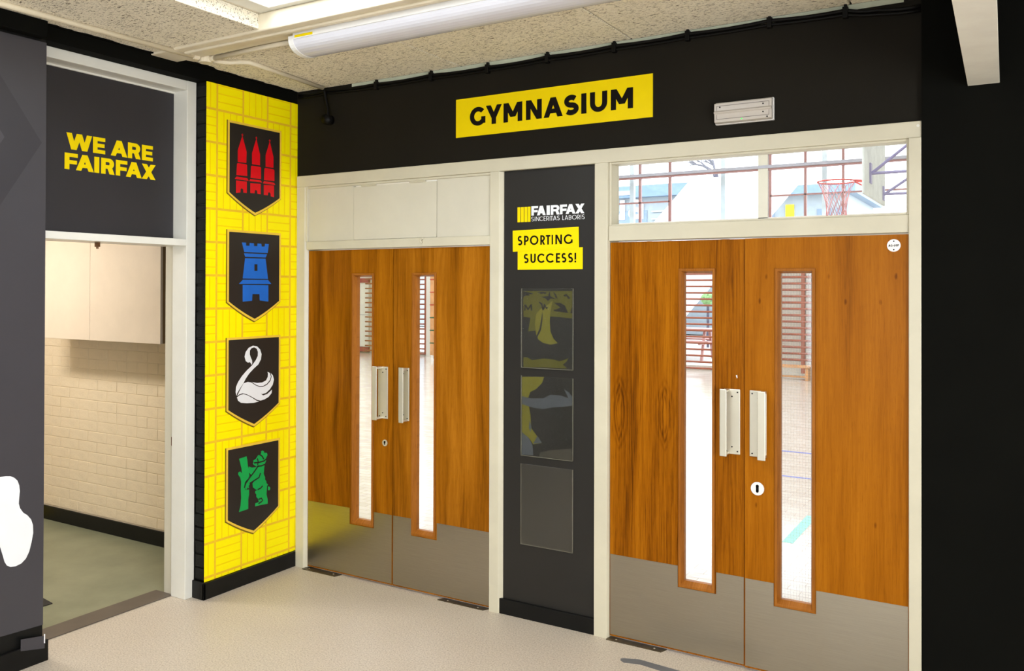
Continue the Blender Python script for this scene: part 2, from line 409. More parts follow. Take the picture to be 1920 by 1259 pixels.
def thin_glass(name, tint=(1, 1, 1), haze=0.0, rough=0.02, wire=False):
    m = bpy.data.materials.new(name); m.use_nodes = True
    t = m.node_tree; n = t.nodes; n.clear()
    out = n.new('ShaderNodeOutputMaterial'); tr = n.new('ShaderNodeBsdfTransparent'); gl = n.new('ShaderNodeBsdfGlossy')
    tr.inputs[0].default_value = tint + (1,); gl.inputs['Roughness'].default_value = rough
    fr = n.new('ShaderNodeFresnel'); ge = n.new('ShaderNodeNewGeometry'); ior = n.new('ShaderNodeMapRange'); ior.inputs[3].default_value = 1.5; ior.inputs[4].default_value = 1 / 1.5
    t.links.new(ge.outputs['Backfacing'], ior.inputs[0]); t.links.new(ior.outputs[0], fr.inputs[0])
    mx = n.new('ShaderNodeMixShader')
    t.links.new(fr.outputs[0], mx.inputs[0]); t.links.new(tr.outputs[0], mx.inputs[1]); t.links.new(gl.outputs[0], mx.inputs[2])
    last = mx.outputs[0]
    if haze:
        tl = n.new('ShaderNodeBsdfTranslucent'); tl.inputs[0].default_value = (0.95, 0.95, 0.95, 1)
        m2 = n.new('ShaderNodeMixShader'); m2.inputs[0].default_value = haze
        t.links.new(last, m2.inputs[1]); t.links.new(tl.outputs[0], m2.inputs[2]); last = m2.outputs[0]
    if wire:
        tc = n.new('ShaderNodeTexCoord'); sp = n.new('ShaderNodeSeparateXYZ'); t.links.new(tc.outputs['Object'], sp.inputs[0])
        def mth(op, a, b):
            q = n.new('ShaderNodeMath'); q.operation = op
            for i, v in enumerate((a, b)):
                if isinstance(v, (int, float)): q.inputs[i].default_value = v
                else: t.links.new(v, q.inputs[i])
            return q.outputs[0]
        g = mth('MAXIMUM', mth('LESS_THAN', mth('FRACT', mth('DIVIDE', sp.outputs[0], 0.0128), 0), 0.09), mth('LESS_THAN', mth('FRACT', mth('DIVIDE', sp.outputs[2], 0.0128), 0), 0.09))
        df = n.new('ShaderNodeBsdfDiffuse'); df.inputs[0].default_value = (0.42, 0.42, 0.44, 1)
        m3 = n.new('ShaderNodeMixShader'); t.links.new(mth('MULTIPLY', g, 0.30), m3.inputs[0]); t.links.new(last, m3.inputs[1]); t.links.new(df.outputs[0], m3.inputs[2]); last = m3.outputs[0]
    t.links.new(last, out.inputs[0])
    return m
GLASS = thin_glass('clear_glass')
GLASS_W = thin_glass('wired_glass', wire=True)
GLASS_HAZE = thin_glass('glare_haze_glass', haze=0.02)  # translucent share puts the washed-out veil of glare into the pane
ACRYLIC = thin_glass('acrylic_sheet', (0.97, 0.97, 0.95), haze=0.05, rough=0.08)
ACRYLIC_D = thin_glass('scuffed_acrylic_sheet', (0.97, 0.94, 0.88), haze=0.27, rough=0.16)

def make_painted_brick(name, col, var):
    k = NT(name, 0.55, 0, col, 0.2)
    v = k.coord(); f = k.noise(v, 30, 5, 0.65); g = k.noise(v, 3, 3, 0.5)
    lo = tuple(c * (1 - var) for c in col)
    k.base(k.ramp(k.math('ADD', k.math('MULTIPLY', f, 0.4), k.math('MULTIPLY', g, 0.6)), [(0.33, lo), (0.6, col)]))
    k.bump(k.math('ADD', f, k.math('MULTIPLY', g, 1.5)), 0.6, 0.006)
    return k.m
BRICKC = make_painted_brick('cream_painted_brick', (236, 218, 188), 0.05)
BRICKB = make_painted_brick('black_painted_brick', (15, 16, 13), 0.25)

def make_storefloor():
    k = NT('green_lino', 0.38, 0, (140, 142, 116), 0.4)
    v = k.coord(); f = k.noise(v, 3, 5, 0.6); g = k.noise(v, 120, 2, 0.6)
    c = k.ramp(f, [(0.3, (126, 129, 104)), (0.7, (150, 151, 124))])
    k.base(k.mix(k.math('MULTIPLY', g, 0.2), c, (120, 116, 86)))
    return k.m
LINO = make_storefloor()
def make_gymfloor():
    k = NT('gym_floor_blocks', 0.14, 0, (206, 196, 184), 0.5)
    b = k.node('ShaderNodeTexBrick'); k.link(k.coord((1, 1, 1)), b.inputs['Vector'])
    b.inputs['Color1'].default_value = lin((202, 190, 176)) + (1,); b.inputs['Color2'].default_value = lin((214, 204, 192)) + (1,)
    b.inputs['Mortar'].default_value = lin((184, 166, 148)) + (1,); b.inputs['Scale'].default_value = 3.0; b.inputs['Mortar Size'].default_value = 0.008
    k.base(b.outputs['Color'])
    f = k.noise(k.coord((1, 1, 1)), 7, 4, 0.7); k.bump(f, 0.06, 0.02)
    return k.m
GYMFLOOR = make_gymfloor()
# ---------------------------------------------------------------- outlines of the prints, in metres on their walls
RED = [[(-0.446,2.6371),(-0.4794,2.5472),(-0.479,2.4785),(-0.4151,2.4807),(-0.4137,2.5477)],[(-0.4848,2.4664),(-0.479,2.4718),(-0.4167,2.4731),(-0.4098,2.4686),(-0.4077,2.404),(-0.4887,2.4013)],[(-0.4886,2.3927),(-0.4076,2.3918),(-0.3971,2.3768),(-0.5011,2.3773)],[(-0.491,2.3691),(-0.4109,2.3712),(-0.4105,2.3038),(-0.4363,2.3033),(-0.4381,2.3226),(-0.4476,2.3283),(-0.4569,2.3233),(-0.4585,2.3024),(-0.4905,2.2959)],[(-0.4487,2.6488),(-0.4436,2.649),(-0.4435,2.6349),(-0.4486,2.6347)],[(-0.4538,2.6426),(-0.4384,2.643),(-0.4384,2.6397),(-0.4537,2.6393)],[(-0.34,2.6366),(-0.372,2.5454),(-0.3716,2.4788),(-0.3097,2.4798),(-0.3101,2.5436)],[(-0.3802,2.4648),(-0.3742,2.4703),(-0.3087,2.471),(-0.3024,2.4663),(-0.302,2.3983),(-0.3824,2.3967)],[(-0.3841,2.3891),(-0.3047,2.3897),(-0.2929,2.3786),(-0.3928,2.3766)],[(-0.384,2.3654),(-0.3045,2.3691),(-0.3042,2.3073),(-0.33,2.3082),(-0.3319,2.3238),(-0.3408,2.3297),(-0.3496,2.3254),(-0.3512,2.3075),(-0.3836,2.3064)],[(-0.3427,2.6471),(-0.3374,2.6473),(-0.3373,2.6336),(-0.3426,2.6335)],[(-0.348,2.6415),(-0.332,2.6419),(-0.332,2.6385),(-0.3479,2.6381)],[(-0.2337,2.6362),(-0.2669,2.5461),(-0.2664,2.477),(-0.2032,2.4778),(-0.2036,2.5442)],[(-0.2754,2.4641),(-0.2691,2.4697),(-0.2022,2.4689),(-0.1957,2.4634),(-0.1953,2.3983),(-0.2777,2.3948)],[(-0.2777,2.3893),(-0.198,2.3875),(-0.1877,2.3747),(-0.2866,2.3745)],[(-0.2793,2.3663),(-0.1979,2.3701),(-0.1975,2.2981),(-0.2234,2.3012),(-0.2253,2.3191),(-0.2354,2.3258),(-0.2455,2.322),(-0.2472,2.3059),(-0.279,2.3042)],[(-0.2365,2.6469),(-0.231,2.647),(-0.2309,2.6331),(-0.2364,2.633)],[(-0.2419,2.6412),(-0.2254,2.6416),(-0.2254,2.6381),(-0.2419,2.6377)]]
BLUE = [[(-0.4458,2.0103),(-0.4153,2.0108),(-0.4139,1.9929),(-0.3883,1.993),(-0.3871,2.0106),(-0.3547,2.0096),(-0.3533,1.9936),(-0.3284,1.9937),(-0.3272,2.0099),(-0.2968,2.0093),(-0.2941,1.9932),(-0.2714,1.9942),(-0.2674,2.0107),(-0.2378,2.01),(-0.2462,1.9557),(-0.4277,1.9554)],[(-0.4296,1.9473),(-0.2516,1.9488),(-0.2616,1.928),(-0.4199,1.9268)],[(-0.4211,1.9192),(-0.2629,1.9208),(-0.2433,1.7992),(-0.4382,1.7994)],[(-0.4369,1.792),(-0.2432,1.793),(-0.2159,1.7685),(-0.4663,1.7669)],[(-0.438,1.7612),(-0.2403,1.7607),(-0.2397,1.6615),(-0.308,1.6689),(-0.3095,1.707),(-0.3639,1.7072),(-0.3669,1.668),(-0.4374,1.6628)]]
BLUE_D = [[(-0.35,1.8847),(-0.3278,1.8853),(-0.3275,1.8463),(-0.3498,1.8459)]]
SWAN = [[(-0.3678,1.2864),(-0.3789,1.3038),(-0.3969,1.3026),(-0.413,1.3137),(-0.4214,1.3392),(-0.4133,1.3661),(-0.391,1.3897),(-0.3588,1.4004),(-0.3261,1.3946),(-0.3029,1.3745),(-0.2914,1.3458),(-0.2959,1.3156),(-0.3156,1.2865),(-0.3515,1.264),(-0.3869,1.2368),(-0.4123,1.209),(-0.4281,1.1856),(-0.4532,1.1582),(-0.4749,1.1308),(-0.4811,1.1157),(-0.4868,1.1369),(-0.4845,1.1662),(-0.4691,1.1943),(-0.441,1.2265),(-0.4031,1.2581),(-0.3646,1.2837),(-0.3354,1.3133),(-0.3205,1.3375),(-0.3193,1.3603),(-0.3293,1.3811),(-0.349,1.3898),(-0.3684,1.3869),(-0.3813,1.3741),(-0.3824,1.3516),(-0.3746,1.3311),(-0.3647,1.3128),(-0.3627,1.2976)],[(-0.4281,1.1831),(-0.3962,1.1886),(-0.3704,1.1827),(-0.3378,1.163),(-0.3081,1.1506),(-0.2783,1.1482),(-0.2448,1.1582),(-0.2191,1.179),(-0.2104,1.2039),(-0.2167,1.2251),(-0.2009,1.2109),(-0.1918,1.1842),(-0.2006,1.154),(-0.2243,1.128),(-0.2546,1.109),(-0.2847,1.105),(-0.2966,1.1098),(-0.2779,1.0961),(-0.2444,1.1018),(-0.2072,1.1237),(-0.2105,1.1034),(-0.2342,1.0828),(-0.2678,1.0711),(-0.2977,1.0678),(-0.3241,1.0747),(-0.3634,1.0966),(-0.4022,1.1158),(-0.4341,1.1256),(-0.4592,1.1218),(-0.4748,1.1135),(-0.4593,1.1391),(-0.4438,1.1623)],[(-0.3653,1.1847),(-0.3248,1.1759),(-0.2851,1.1748),(-0.255,1.1848),(-0.2417,1.2041),(-0.2398,1.2244),(-0.2439,1.2361),(-0.2249,1.2268),(-0.2166,1.2045),(-0.2239,1.1845),(-0.2482,1.1637),(-0.2783,1.1533),(-0.3049,1.1548),(-0.3313,1.1649)],[(-0.4767,1.1063),(-0.4529,1.1176),(-0.4277,1.1199),(-0.3957,1.1086),(-0.3634,1.0916),(-0.3307,1.0714),(-0.3096,1.064),(-0.3502,1.06),(-0.4019,1.0633),(-0.4464,1.0709),(-0.4684,1.0857)]]
BEAR = [[(-0.4582,0.7454),(-0.4032,0.7511),(-0.3966,0.725),(-0.3932,0.6945),(-0.3834,0.6627),(-0.3813,0.6323),(-0.3959,0.6101),(-0.4117,0.5883),(-0.418,0.5696),(-0.4051,0.5521),(-0.3827,0.5526),(-0.3825,0.5226),(-0.3888,0.4939),(-0.3884,0.4379),(-0.4582,0.4345),(-0.4458,0.4713),(-0.4417,0.5149),(-0.4445,0.565),(-0.4423,0.6091),(-0.45,0.6353),(-0.4658,0.6555),(-0.4627,0.6673),(-0.4502,0.6699),(-0.4375,0.6577),(-0.4409,0.688),(-0.4505,0.7194)],[(-0.3835,0.6878),(-0.3609,0.6762),(-0.3217,0.6743),(-0.348,0.6905),(-0.3558,0.7004),(-0.3481,0.7076),(-0.3546,0.7153),(-0.3318,0.724),(-0.3155,0.7415),(-0.2891,0.7498),(-0.2925,0.7605),(-0.2826,0.7655),(-0.2692,0.7593),(-0.2678,0.7499),(-0.2456,0.7452),(-0.2408,0.7316),(-0.2522,0.7156),(-0.2521,0.6977),(-0.262,0.679),(-0.2672,0.6519),(-0.2697,0.6217),(-0.2582,0.5992),(-0.2601,0.5893),(-0.2479,0.5717),(-0.2492,0.5642),(-0.2343,0.5511),(-0.2431,0.5451),(-0.2443,0.5249),(-0.2475,0.4948),(-0.2372,0.462),(-0.237,0.4363),(-0.2806,0.4396),(-0.3367,0.4416),(-0.3335,0.4596),(-0.3072,0.4615),(-0.314,0.4832),(-0.3272,0.4961),(-0.326,0.5109),(-0.3365,0.5207),(-0.3353,0.533),(-0.3209,0.5352),(-0.334,0.5428),(-0.3537,0.5593),(-0.357,0.5826),(-0.3408,0.5936),(-0.3732,0.5858),(-0.386,0.5733),(-0.3827,0.5576),(-0.3956,0.5652),(-0.4,0.5511),(-0.4084,0.5637),(-0.4141,0.5539),(-0.4193,0.5748),(-0.4118,0.6032),(-0.3831,0.6227),(-0.3671,0.6347),(-0.3833,0.6527),(-0.3867,0.6783)],[(-0.2356,0.5411),(-0.2241,0.5373),(-0.2166,0.527),(-0.2219,0.5153),(-0.2355,0.517)]]
BEAR_L = [[(-0.3119,0.6801),(-0.3477,0.6462),(-0.3812,0.6183),(-0.4086,0.5926),(-0.4186,0.5672)],[(-0.2951,0.6325),(-0.3068,0.6083),(-0.3396,0.5984),(-0.3797,0.586)],[(-0.278,0.553),(-0.2932,0.5423),(-0.3176,0.537)],[(-0.3106,0.4774),(-0.2875,0.4802),(-0.2774,0.4643),(-0.2887,0.4586),(-0.3105,0.4521)],[(-0.3057,0.7475),(-0.2824,0.7309),(-0.2703,0.711)],[(-0.3461,0.7023),(-0.3087,0.6988),(-0.2689,0.7006),(-0.2501,0.7091)],[(-0.322,0.7249),(-0.314,0.7058),(-0.3185,0.6853)],[(-0.3217,0.6778),(-0.2887,0.675),(-0.2587,0.6784)]]
BLOB = [(-1.8744,0.891),(-1.8386,0.8945),(-1.8145,0.8941),(-1.79,0.8937),(-1.7715,0.8903),(-1.7528,0.8792),(-1.7381,0.8629),(-1.7304,0.8402),(-1.7272,0.8141),(-1.73,0.785),(-1.7319,0.7579),(-1.7259,0.7353),(-1.7118,0.7123),(-1.6926,0.696),(-1.6753,0.6728),(-1.6664,0.645),(-1.6649,0.6081),(-1.6724,0.567),(-1.6829,0.5268),(-1.6977,0.4987),(-1.7188,0.4819),(-1.7439,0.4762),(-1.7668,0.4791),(-1.7833,0.4904),(-1.7937,0.51),(-1.802,0.5415),(-1.8124,0.5775),(-1.8247,0.6056),(-1.8489,0.6323),(-1.8728,0.6465)]
CHEV1 = [(-1.9627,2.9444),(-1.8262,2.6958),(-1.6358,2.4183),(-1.8224,2.1109),(-1.9558,1.8795)]
CHEV2 = [(-1.9163,2.5825),(-1.8057,2.4194),(-1.914,2.2317)]
T_GYM = [('G',1.3099,1.4109),('Y',1.4144,1.5165),('M',1.5275,1.6439),('N',1.6672,1.7625),('A',1.7741,1.8867),('S',1.8924,1.9792),('I',1.9934,2.0222),('U',2.0424,2.1381),('M',2.1583,2.2774)]
T_WE = [('W',-1.3937,-1.256),('E',-1.2506,-1.1822),('A',-1.1501,-1.0536),('R',-1.0499,-0.973),('E',-0.9655,-0.8969)]
T_FF = [('F',-1.4024,-1.3331),('A',-1.3422,-1.246),('I',-1.2426,-1.2153),('R',-1.2044,-1.1283),('F',-1.1205,-1.053),('A',-1.0609,-0.966),('X',-0.9649,-0.8793)]
T_LOGO = [('F',1.6993,1.7397),('A',1.7332,1.7854),('I',1.7911,1.8099),('R',1.8156,1.8679),('F',1.8698,1.9105),('A',1.9031,1.9599),('X',1.9588,2.0105)]
T_SL = [('S',1.6987,1.7156),('I',1.7202,1.7225),('N',1.7279,1.7463),('C',1.7486,1.7692),('E',1.7737,1.7855),('R',1.7897,1.8055),('I',1.8101,1.8123),('T',1.8146,1.8289),('A',1.8296,1.8494),('S',1.8524,1.8681),('L',1.8836,1.894),('A',1.8977,1.9172),('B',1.9216,1.9355),('O',1.9399,1.9662),('R',1.9709,1.9854),('I',1.9901,1.9922),('S',1.9966,2.0117)]
T_SP = [('S',1.6171,1.6461),('P',1.657,1.685),('O',1.6928,1.7439),('R',1.7554,1.7839),('T',1.7885,1.8149),('I',1.8231,1.831),('N',1.8449,1.8832),('G',1.8943,1.9446)]
T_SU = [('S',1.6542,1.6838),('U',1.6954,1.727),('C',1.7366,1.7811),('C',1.7887,1.8361),('E',1.8474,1.8712),('S',1.8801,1.9082),('S',1.9177,1.9466),('!',1.9557,1.9645)]
LOGO_BARS = [(1.6143,1.6324),(1.6363,1.6527),(1.6566,1.6742),(1.6777,1.6939)]
P1 = [[(1.6508,1.7307),(1.9417,1.7318),(1.9419,1.6541),(1.9296,1.6169),(1.9004,1.6313),(1.8584,1.6381),(1.8331,1.634),(1.8373,1.6266),(1.942,1.6171),(1.9421,1.5912),(1.8585,1.597),(1.8034,1.5997),(1.7993,1.532),(1.6823,1.5174),(1.6953,1.5901),(1.653,1.5946)],[(1.8287,1.6827),(1.8074,1.6637),(1.756,1.6366),(1.7301,1.6097),(1.7233,1.5565),(1.7304,1.5036),(1.7435,1.4775),(1.7737,1.4597),(1.8166,1.4522),(1.8589,1.4611),(1.8335,1.4842),(1.8164,1.5212),(1.812,1.5736),(1.8161,1.6262)],[(1.6537,1.3791),(1.6783,1.3801),(1.7047,1.3661),(1.774,1.3783),(1.8338,1.3757),(1.8676,1.3675),(1.8927,1.3746),(1.9219,1.387),(1.9095,1.3679),(1.8886,1.3521),(1.9137,1.3333),(1.8845,1.3318),(1.7913,1.3324),(1.6538,1.3256)]]
P1D = [[(1.6526,1.7292),(1.7124,1.7196),(1.708,1.7142),(1.6861,1.7156),(1.6905,1.7065),(1.6685,1.7079),(1.6527,1.6986)],[(1.7384,1.7235),(1.7644,1.7274),(1.7945,1.7237),(1.7859,1.7162),(1.773,1.7199),(1.7644,1.716)],[(1.7601,1.7009),(1.8031,1.705),(1.8115,1.7313),(1.8159,1.7051),(1.8498,1.6903),(1.8159,1.6923),(1.8031,1.6787),(1.786,1.6936)],[(1.7429,1.6781),(1.7689,1.667),(1.7776,1.6332),(1.769,1.6293),(1.7603,1.6593)],[(1.8311,1.7314),(1.8498,1.7128),(1.8583,1.6904),(1.8456,1.6978)],[(1.8919,1.7093),(1.9085,1.7183),(1.9336,1.6947),(1.9211,1.6909),(1.9102,1.7057),(1.9002,1.7019)],[(1.8372,1.6715),(1.8752,1.6704),(1.9004,1.6573),(1.9171,1.6241),(1.8753,1.6346),(1.8415,1.6326),(1.8753,1.6458)],[(1.6582,1.6276),(1.6599,1.6604),(1.6687,1.6606),(1.6819,1.6409),(1.6968,1.6609),(1.7055,1.661),(1.7074,1.6283),(1.6986,1.6282),(1.6968,1.6472),(1.6837,1.6302),(1.6793,1.6302),(1.667,1.6468),(1.6661,1.6277)],[(1.7732,1.6369),(1.7775,1.6633),(1.7835,1.6634),(1.7947,1.6447),(1.8032,1.6523),(1.799,1.641),(1.7921,1.6371),(1.7835,1.6483),(1.7818,1.637)],[(1.769,1.6255),(1.7605,1.58),(1.752,1.5345),(1.7304,1.4885),(1.7391,1.4887),(1.7606,1.5272),(1.7691,1.5802)]]
P2 = [[(1.6451,1.2755),(1.7785,1.2828),(1.7657,1.2482),(1.7312,1.2158),(1.6964,1.1985),(1.6834,1.1672),(1.6879,1.1219),(1.6986,1.0695),(1.7014,1.0089),(1.7319,0.9737),(1.7666,0.9354),(1.7147,0.9229),(1.6884,0.9546),(1.646,0.9813)]]
P2G = [[(1.6454,1.1723),(1.6965,1.1643),(1.7746,1.1696),(1.8173,1.1912),(1.8765,1.1914),(1.9224,1.1797),(1.8973,1.2247),(1.9265,1.2096),(1.9431,1.1885),(1.9432,1.1442),(1.885,1.1325),(1.826,1.1259),(1.7747,1.1131),(1.7141,1.1162),(1.6456,1.1302)],[(1.646,0.9813),(1.6884,0.9546),(1.7104,0.9187),(1.7149,0.8661),(1.6464,0.8591)],[(1.6925,1.0462),(1.704,1.0168),(1.6988,0.9859),(1.6882,1.0078)],[(1.7406,0.9708),(1.7666,0.9354),(1.7147,0.9267)]]
P2D = [[(1.7581,0.8856),(1.8181,0.9029),(1.9421,0.9226),(1.9423,0.8635),(1.7496,0.8583)]]
# ================================================================ THE SETTING
struct('floor', B(-0.21, 6.5, -9.0, 0.16, -0.08, 0.0), FLOOR, 'pale beige speckled vinyl floor of the entrance hall', 'floor')
struct('floor', B(-2.6, -0.21, -3.4, -0.175, -0.08, 0.0), LINO, 'olive green lino floor of the small cream brick room', 'floor')

# ---- gym wall above and beside the door screen
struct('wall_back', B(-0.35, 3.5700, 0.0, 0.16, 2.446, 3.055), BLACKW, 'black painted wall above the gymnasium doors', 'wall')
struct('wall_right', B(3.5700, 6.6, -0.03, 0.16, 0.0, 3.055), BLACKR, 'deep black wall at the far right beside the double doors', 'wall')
struct('wall_end', MB().box(6.5, 6.62, -9.0, -6.4, 0.0, 3.055).box(6.5, 6.62, -2.8, -0.03, 0.0, 3.055).box(6.5, 6.62, -6.4, -2.8, 0.0, 0.4).box(6.5, 6.62, -6.4, -2.8, 2.3, 3.055), PANELW, 'off-white side wall of the entrance hall', 'wall')
wf = MB(); wf.box(-0.35, 6.6, -9.12, -9.0, 0, 0.6); wf.box(-0.35, 6.6, -9.12, -9.0, 2.6, 3.055); wf.box(-0.35, 1.2, -9.12, -9.0, 0.6, 2.6); wf.box(6.0, 6.6, -9.12, -9.0, 0.6, 2.6)
struct('wall_front', wf, PANELW, 'off-white wall with the wide window at the rear of the hall', 'wall')

# ---- left wall: two piers and the black band over the doorway
wl = tag(bpy.data.objects.new('wall_left', None), 'left wall of brick piers around the open doorway', 'wall', None, 'structure'); COL.objects.link(wl)
obj('pier', B(-0.35, -0.0045, -9.0, -1.615, 0.0, 2.905), BLACKG, wl)
obj('pier', B(-0.35, -0.0045, -0.692, 0.0, 0.0, 2.905), BLACKG, wl)
lb = MB(); lb.box(-0.35, -0.0045, -9.0, 0.0, 2.905, 3.055)
obj('lintel', lb, BLACKR, wl)
# ragged edge where black paint runs onto the ceiling slabs
pts = [(-0.001, -9.0)]; y = -3.0
rag = []
while y < -0.02:
    rag.append((0.012 + random.uniform(0, 0.014) + (0.03 if -0.95 < y < -0.66 else 0), y)); y += random.uniform(0.018, 0.04)
PAINT_EDGE = [(0.0, -3.0)] + rag + [(0.0, -0.02)]
struct('trim_8', B(0.001, 0.055, -3.0, -1.64, 2.90, 2.978), BLACKR, 'black ledge at the top of the pier in the upper left corner', 'ledge', 0.004)
# black painted bricks on the end face of the pier
bm_ = B(-0.078, -0.004, -0.701, -0.69, 0.004, 0.070); proto = None
z = 0.103; i = 0
while z < 2.88:
    if proto is None:
        proto = obj('brick', B(-0.078, -0.006, -0.7005, -0.680, 0.0, 0.066), BRICKB, wl, 0.005); o = proto
    else: o = clone(proto, 'brick', wl, (0, 0, 0))
    o.location = (random.uniform(-0.002, 0.001), random.uniform(-0.0025, 0.001), z)
    z += 0.0755

# ---- ceiling: deck with rooflight hole, woodwool slabs, timber beam
ce = MB()
ce.box(-0.35, 6.6, -1.04, 0.16, 3.055, 3.14); ce.box(-0.35, 0.80, -2.62, -1.04, 3.055, 3.14); ce.box(2.62, 6.6, -2.62, -1.04, 3.055, 3.14); ce.box(-0.35, 6.6, -9.1, -2.62, 3.055, 3.14)
ceil = struct('ceiling', ce, CREAM_CEIL, 'ceiling of rough woodwool slabs with a white rooflight', 'ceiling')
obj('paint_edge', MB().prism(PAINT_EDGE, 'z', 2.9735, 2.979), BLACKR, ceil)
def slab(x0, x1, y0, y1): return obj('slab', B(x0, x1, y0, y1, 2.98, 3.054), WOODWOOL, ceil, 0.004)
xs = [0.0, 1.249, 2.268, 3.29, 4.31, 5.33, 6.5]
for a, b in zip(xs[:-1], xs[1:]): slab(a + 0.004, b - 0.004, -0.885, 0.0)
ys = [-1.06, -2.62, -4.2, -5.8, -7.4, -9.0]
slab(0.0, 0.80, -2.62, -1.055)
for a, b in ((2.62, 3.7), (3.9, 5.2), (5.2, 6.5)): slab(a + 0.004, b - 0.004, -2.62, -1.055)
for yb, ya in zip(ys[1:-1], ys[2:]):
    for a, b in ((0.0, 1.25), (1.25, 2.5), (2.5, 3.7), (3.9, 5.2), (5.2, 6.5)): slab(a + 0.004, b - 0.004, ya + 0.004, yb - 0.004)
ob = MB(); ob.box(-0.02, 6.5, -1.055, -0.885, 2.968, 3.055)
obj('ceiling_joist', ob, CREAM_CEIL, ceil, 0.008)
obj('ceiling_fillet', B(0.2, 6.5, -1.010, -0.980, 2.955, 2.969), CREAM_CEIL, ceil, 0.006)
obj('paint_patch', MB().prism([(0.012, -0.99), (0.06, -1.02), (0.5, -1.055), (0.5, -0.885), (0.1, -0.86), (0.02, -0.80), (-0.0, -0.86)], 'z', 2.9765, 2.981), CREAM_CEIL, ceil)

# rooflight: frame ring and pane
sk = struct('window_1', MB().box(0.802, 0.90, -2.62, -1.045, 3.056, 3.10).box(2.52, 2.62, -2.62, -1.045, 3.056, 3.10).box(0.90, 2.52, -1.088, -1.045, 3.056, 3.10).box(0.90, 2.52, -2.62, -2.52, 3.056, 3.10), WHITE,
            'white framed rooflight in the ceiling above the tube light', 'window', 0.006)
obj('pane', B(0.88, 2.54, -2.54, -1.07, 3.088, 3.096), GLASS_HAZE, sk)
obj('glazing_bar', B(1.68, 1.72, -2.52, -1.088, 3.06, 3.10), WHITE, sk)

# white painted downstand beam, black sides
bw = MB().prism([(3.739, -0.03), (3.851, -0.03), (3.973, -8.9), (3.861, -8.9)], 'z', 2.572, 2.985)
bo = struct('trim_1', bw, BLACKR, 'big downstand beam with cream underside and black sides running towards the black wall', 'beam')
obj('soffit', MB().prism([(3.739, -0.031), (3.851, -0.031), (3.973, -8.9), (3.861, -8.9)], 'z', 2.5655, 2.5725), SOFFIT, bo, 0.002)

# ---- the cream timber door screen in the gym wall
scr = tag(bpy.data.objects.new('trim_2', None), 'cream painted timber screen framing both pairs of gymnasium doors', 'door frame', None, 'structure'); COL.objects.link(scr)
obj('jamb', MB().prism([(0.015, -0.02), (0.083, -0.02), (0.099, 0.0), (0.099, 0.11), (0.015, 0.11)], 'z', 0.0, 2.376), CREAM, scr, 0.003)
obj('stile', MB().prism([(1.451, -0.02), (1.511, -0.02), (1.530, -0.001), (1.530, 0.11), (1.451, 0.11)], 'z', 0.0, 2.376), CREAM, scr, 0.003)
obj('stile', MB().prism([(2.076, -0.02), (2.146, -0.02), (2.154, -0.005), (2.154, 0.11), (2.076, 0.11)], 'z', 0.0, 2.376), CREAM, scr, 0.003)
obj('jamb', B(3.521, 3.5695, -0.03, 0.11, 0.0, 2.376), CREAM, scr, 0.003)
obj('head_rail', B(0.015, 3.5695, -0.021, 0.11, 2.376, 2.4455), CREAM, scr, 0.003)
obj('transom', B(0.099, 1.451, -0.0195, 0.11, 1.982, 2.032), CREAM, scr, 0.003)
obj('transom', B(2.154, 3.521, -0.0195, 0.11, 1.983, 2.058), CREAM, scr, 0.003)
obj('door_stop', MB().box(0.099, 0.12, 0.05, 0.07, 0.0, 1.98).box(1.43, 1.451, 0.05, 0.07, 0, 1.98), CREAM, scr)
# glazing bead round the overdoor panel, putty bead round the fanlight
obj('panel_bead', MB().box(0.083, 0.100, -0.016, 0.004, 2.032, 2.376).box(0.100, 1.451, -0.012, 0.004, 2.362, 2.376), CREAM, scr, 0.003)
obj('glazing_bead', MB().box(2.154, 2.166, -0.014, 0.06, 2.058, 2.376).box(3.511, 3.521, -0.012, 0.06, 2.058, 2.376).box(2.166, 3.511, -0.012, 0.06, 2.366, 2.376).box(2.166, 3.511, -0.012, 0.06, 2.058, 2.066), CREAM, scr, 0.002)
obj('screw_cap', MB().disc((3.556, 2.425), 0.006, 'y', -0.0235, -0.02, 12), WHITE, scr)

win = struct('window_2', B(2.160, 3.516, 0.055, 0.061, 2.062, 2.371), GLASS_HAZE, 'long clear fanlight over the right pair of gymnasium doors', 'window')

# ---- white overdoor panel with a hinged hatch
op = thing('overdoor_panel', 'off-white boarded panel with a small hatch above the left pair of doors', 'panel', (0.775, 0.0, 2.032))
obj('board', B(0.100, 0.4680, -0.003, 0.02, 2.033, 2.362), PANELW, op, 0.001)
obj('hatch', B(0.4710, 1.0845, -0.005, 0.02, 2.035, 2.354), PANELW, op, 0.0015)
obj('board', B(1.0875, 1.4505, -0.003, 0.02, 2.033, 2.362), PANELW, op, 0.001)
for hx in (0.592, 0.956):
    h = obj('hinge', MB().box(hx - 0.055, hx + 0.055, -0.010, -0.004, 2.350, 2.366), CREAM, op, 0.002)
    obj('hinge_pin', MB().tube([(hx - 0.055, -0.011, 2.357), (hx + 0.055, -0.011, 2.357)], 0.0045), CREAM, h)
hk = tag(obj('hook', MB().tube([(0.998, -0.019, 2.028), (0.998, -0.034, 2.026), (0.999, -0.040, 2.016), (1.000, -0.036, 2.006), (1.001, -0.028, 2.008)], 0.0035).disc((0.998, 2.028), 0.008, 'y', -0.0225, -0.0195, 12), ALU), 'small metal hook on the rail under the white hatch', 'hook')

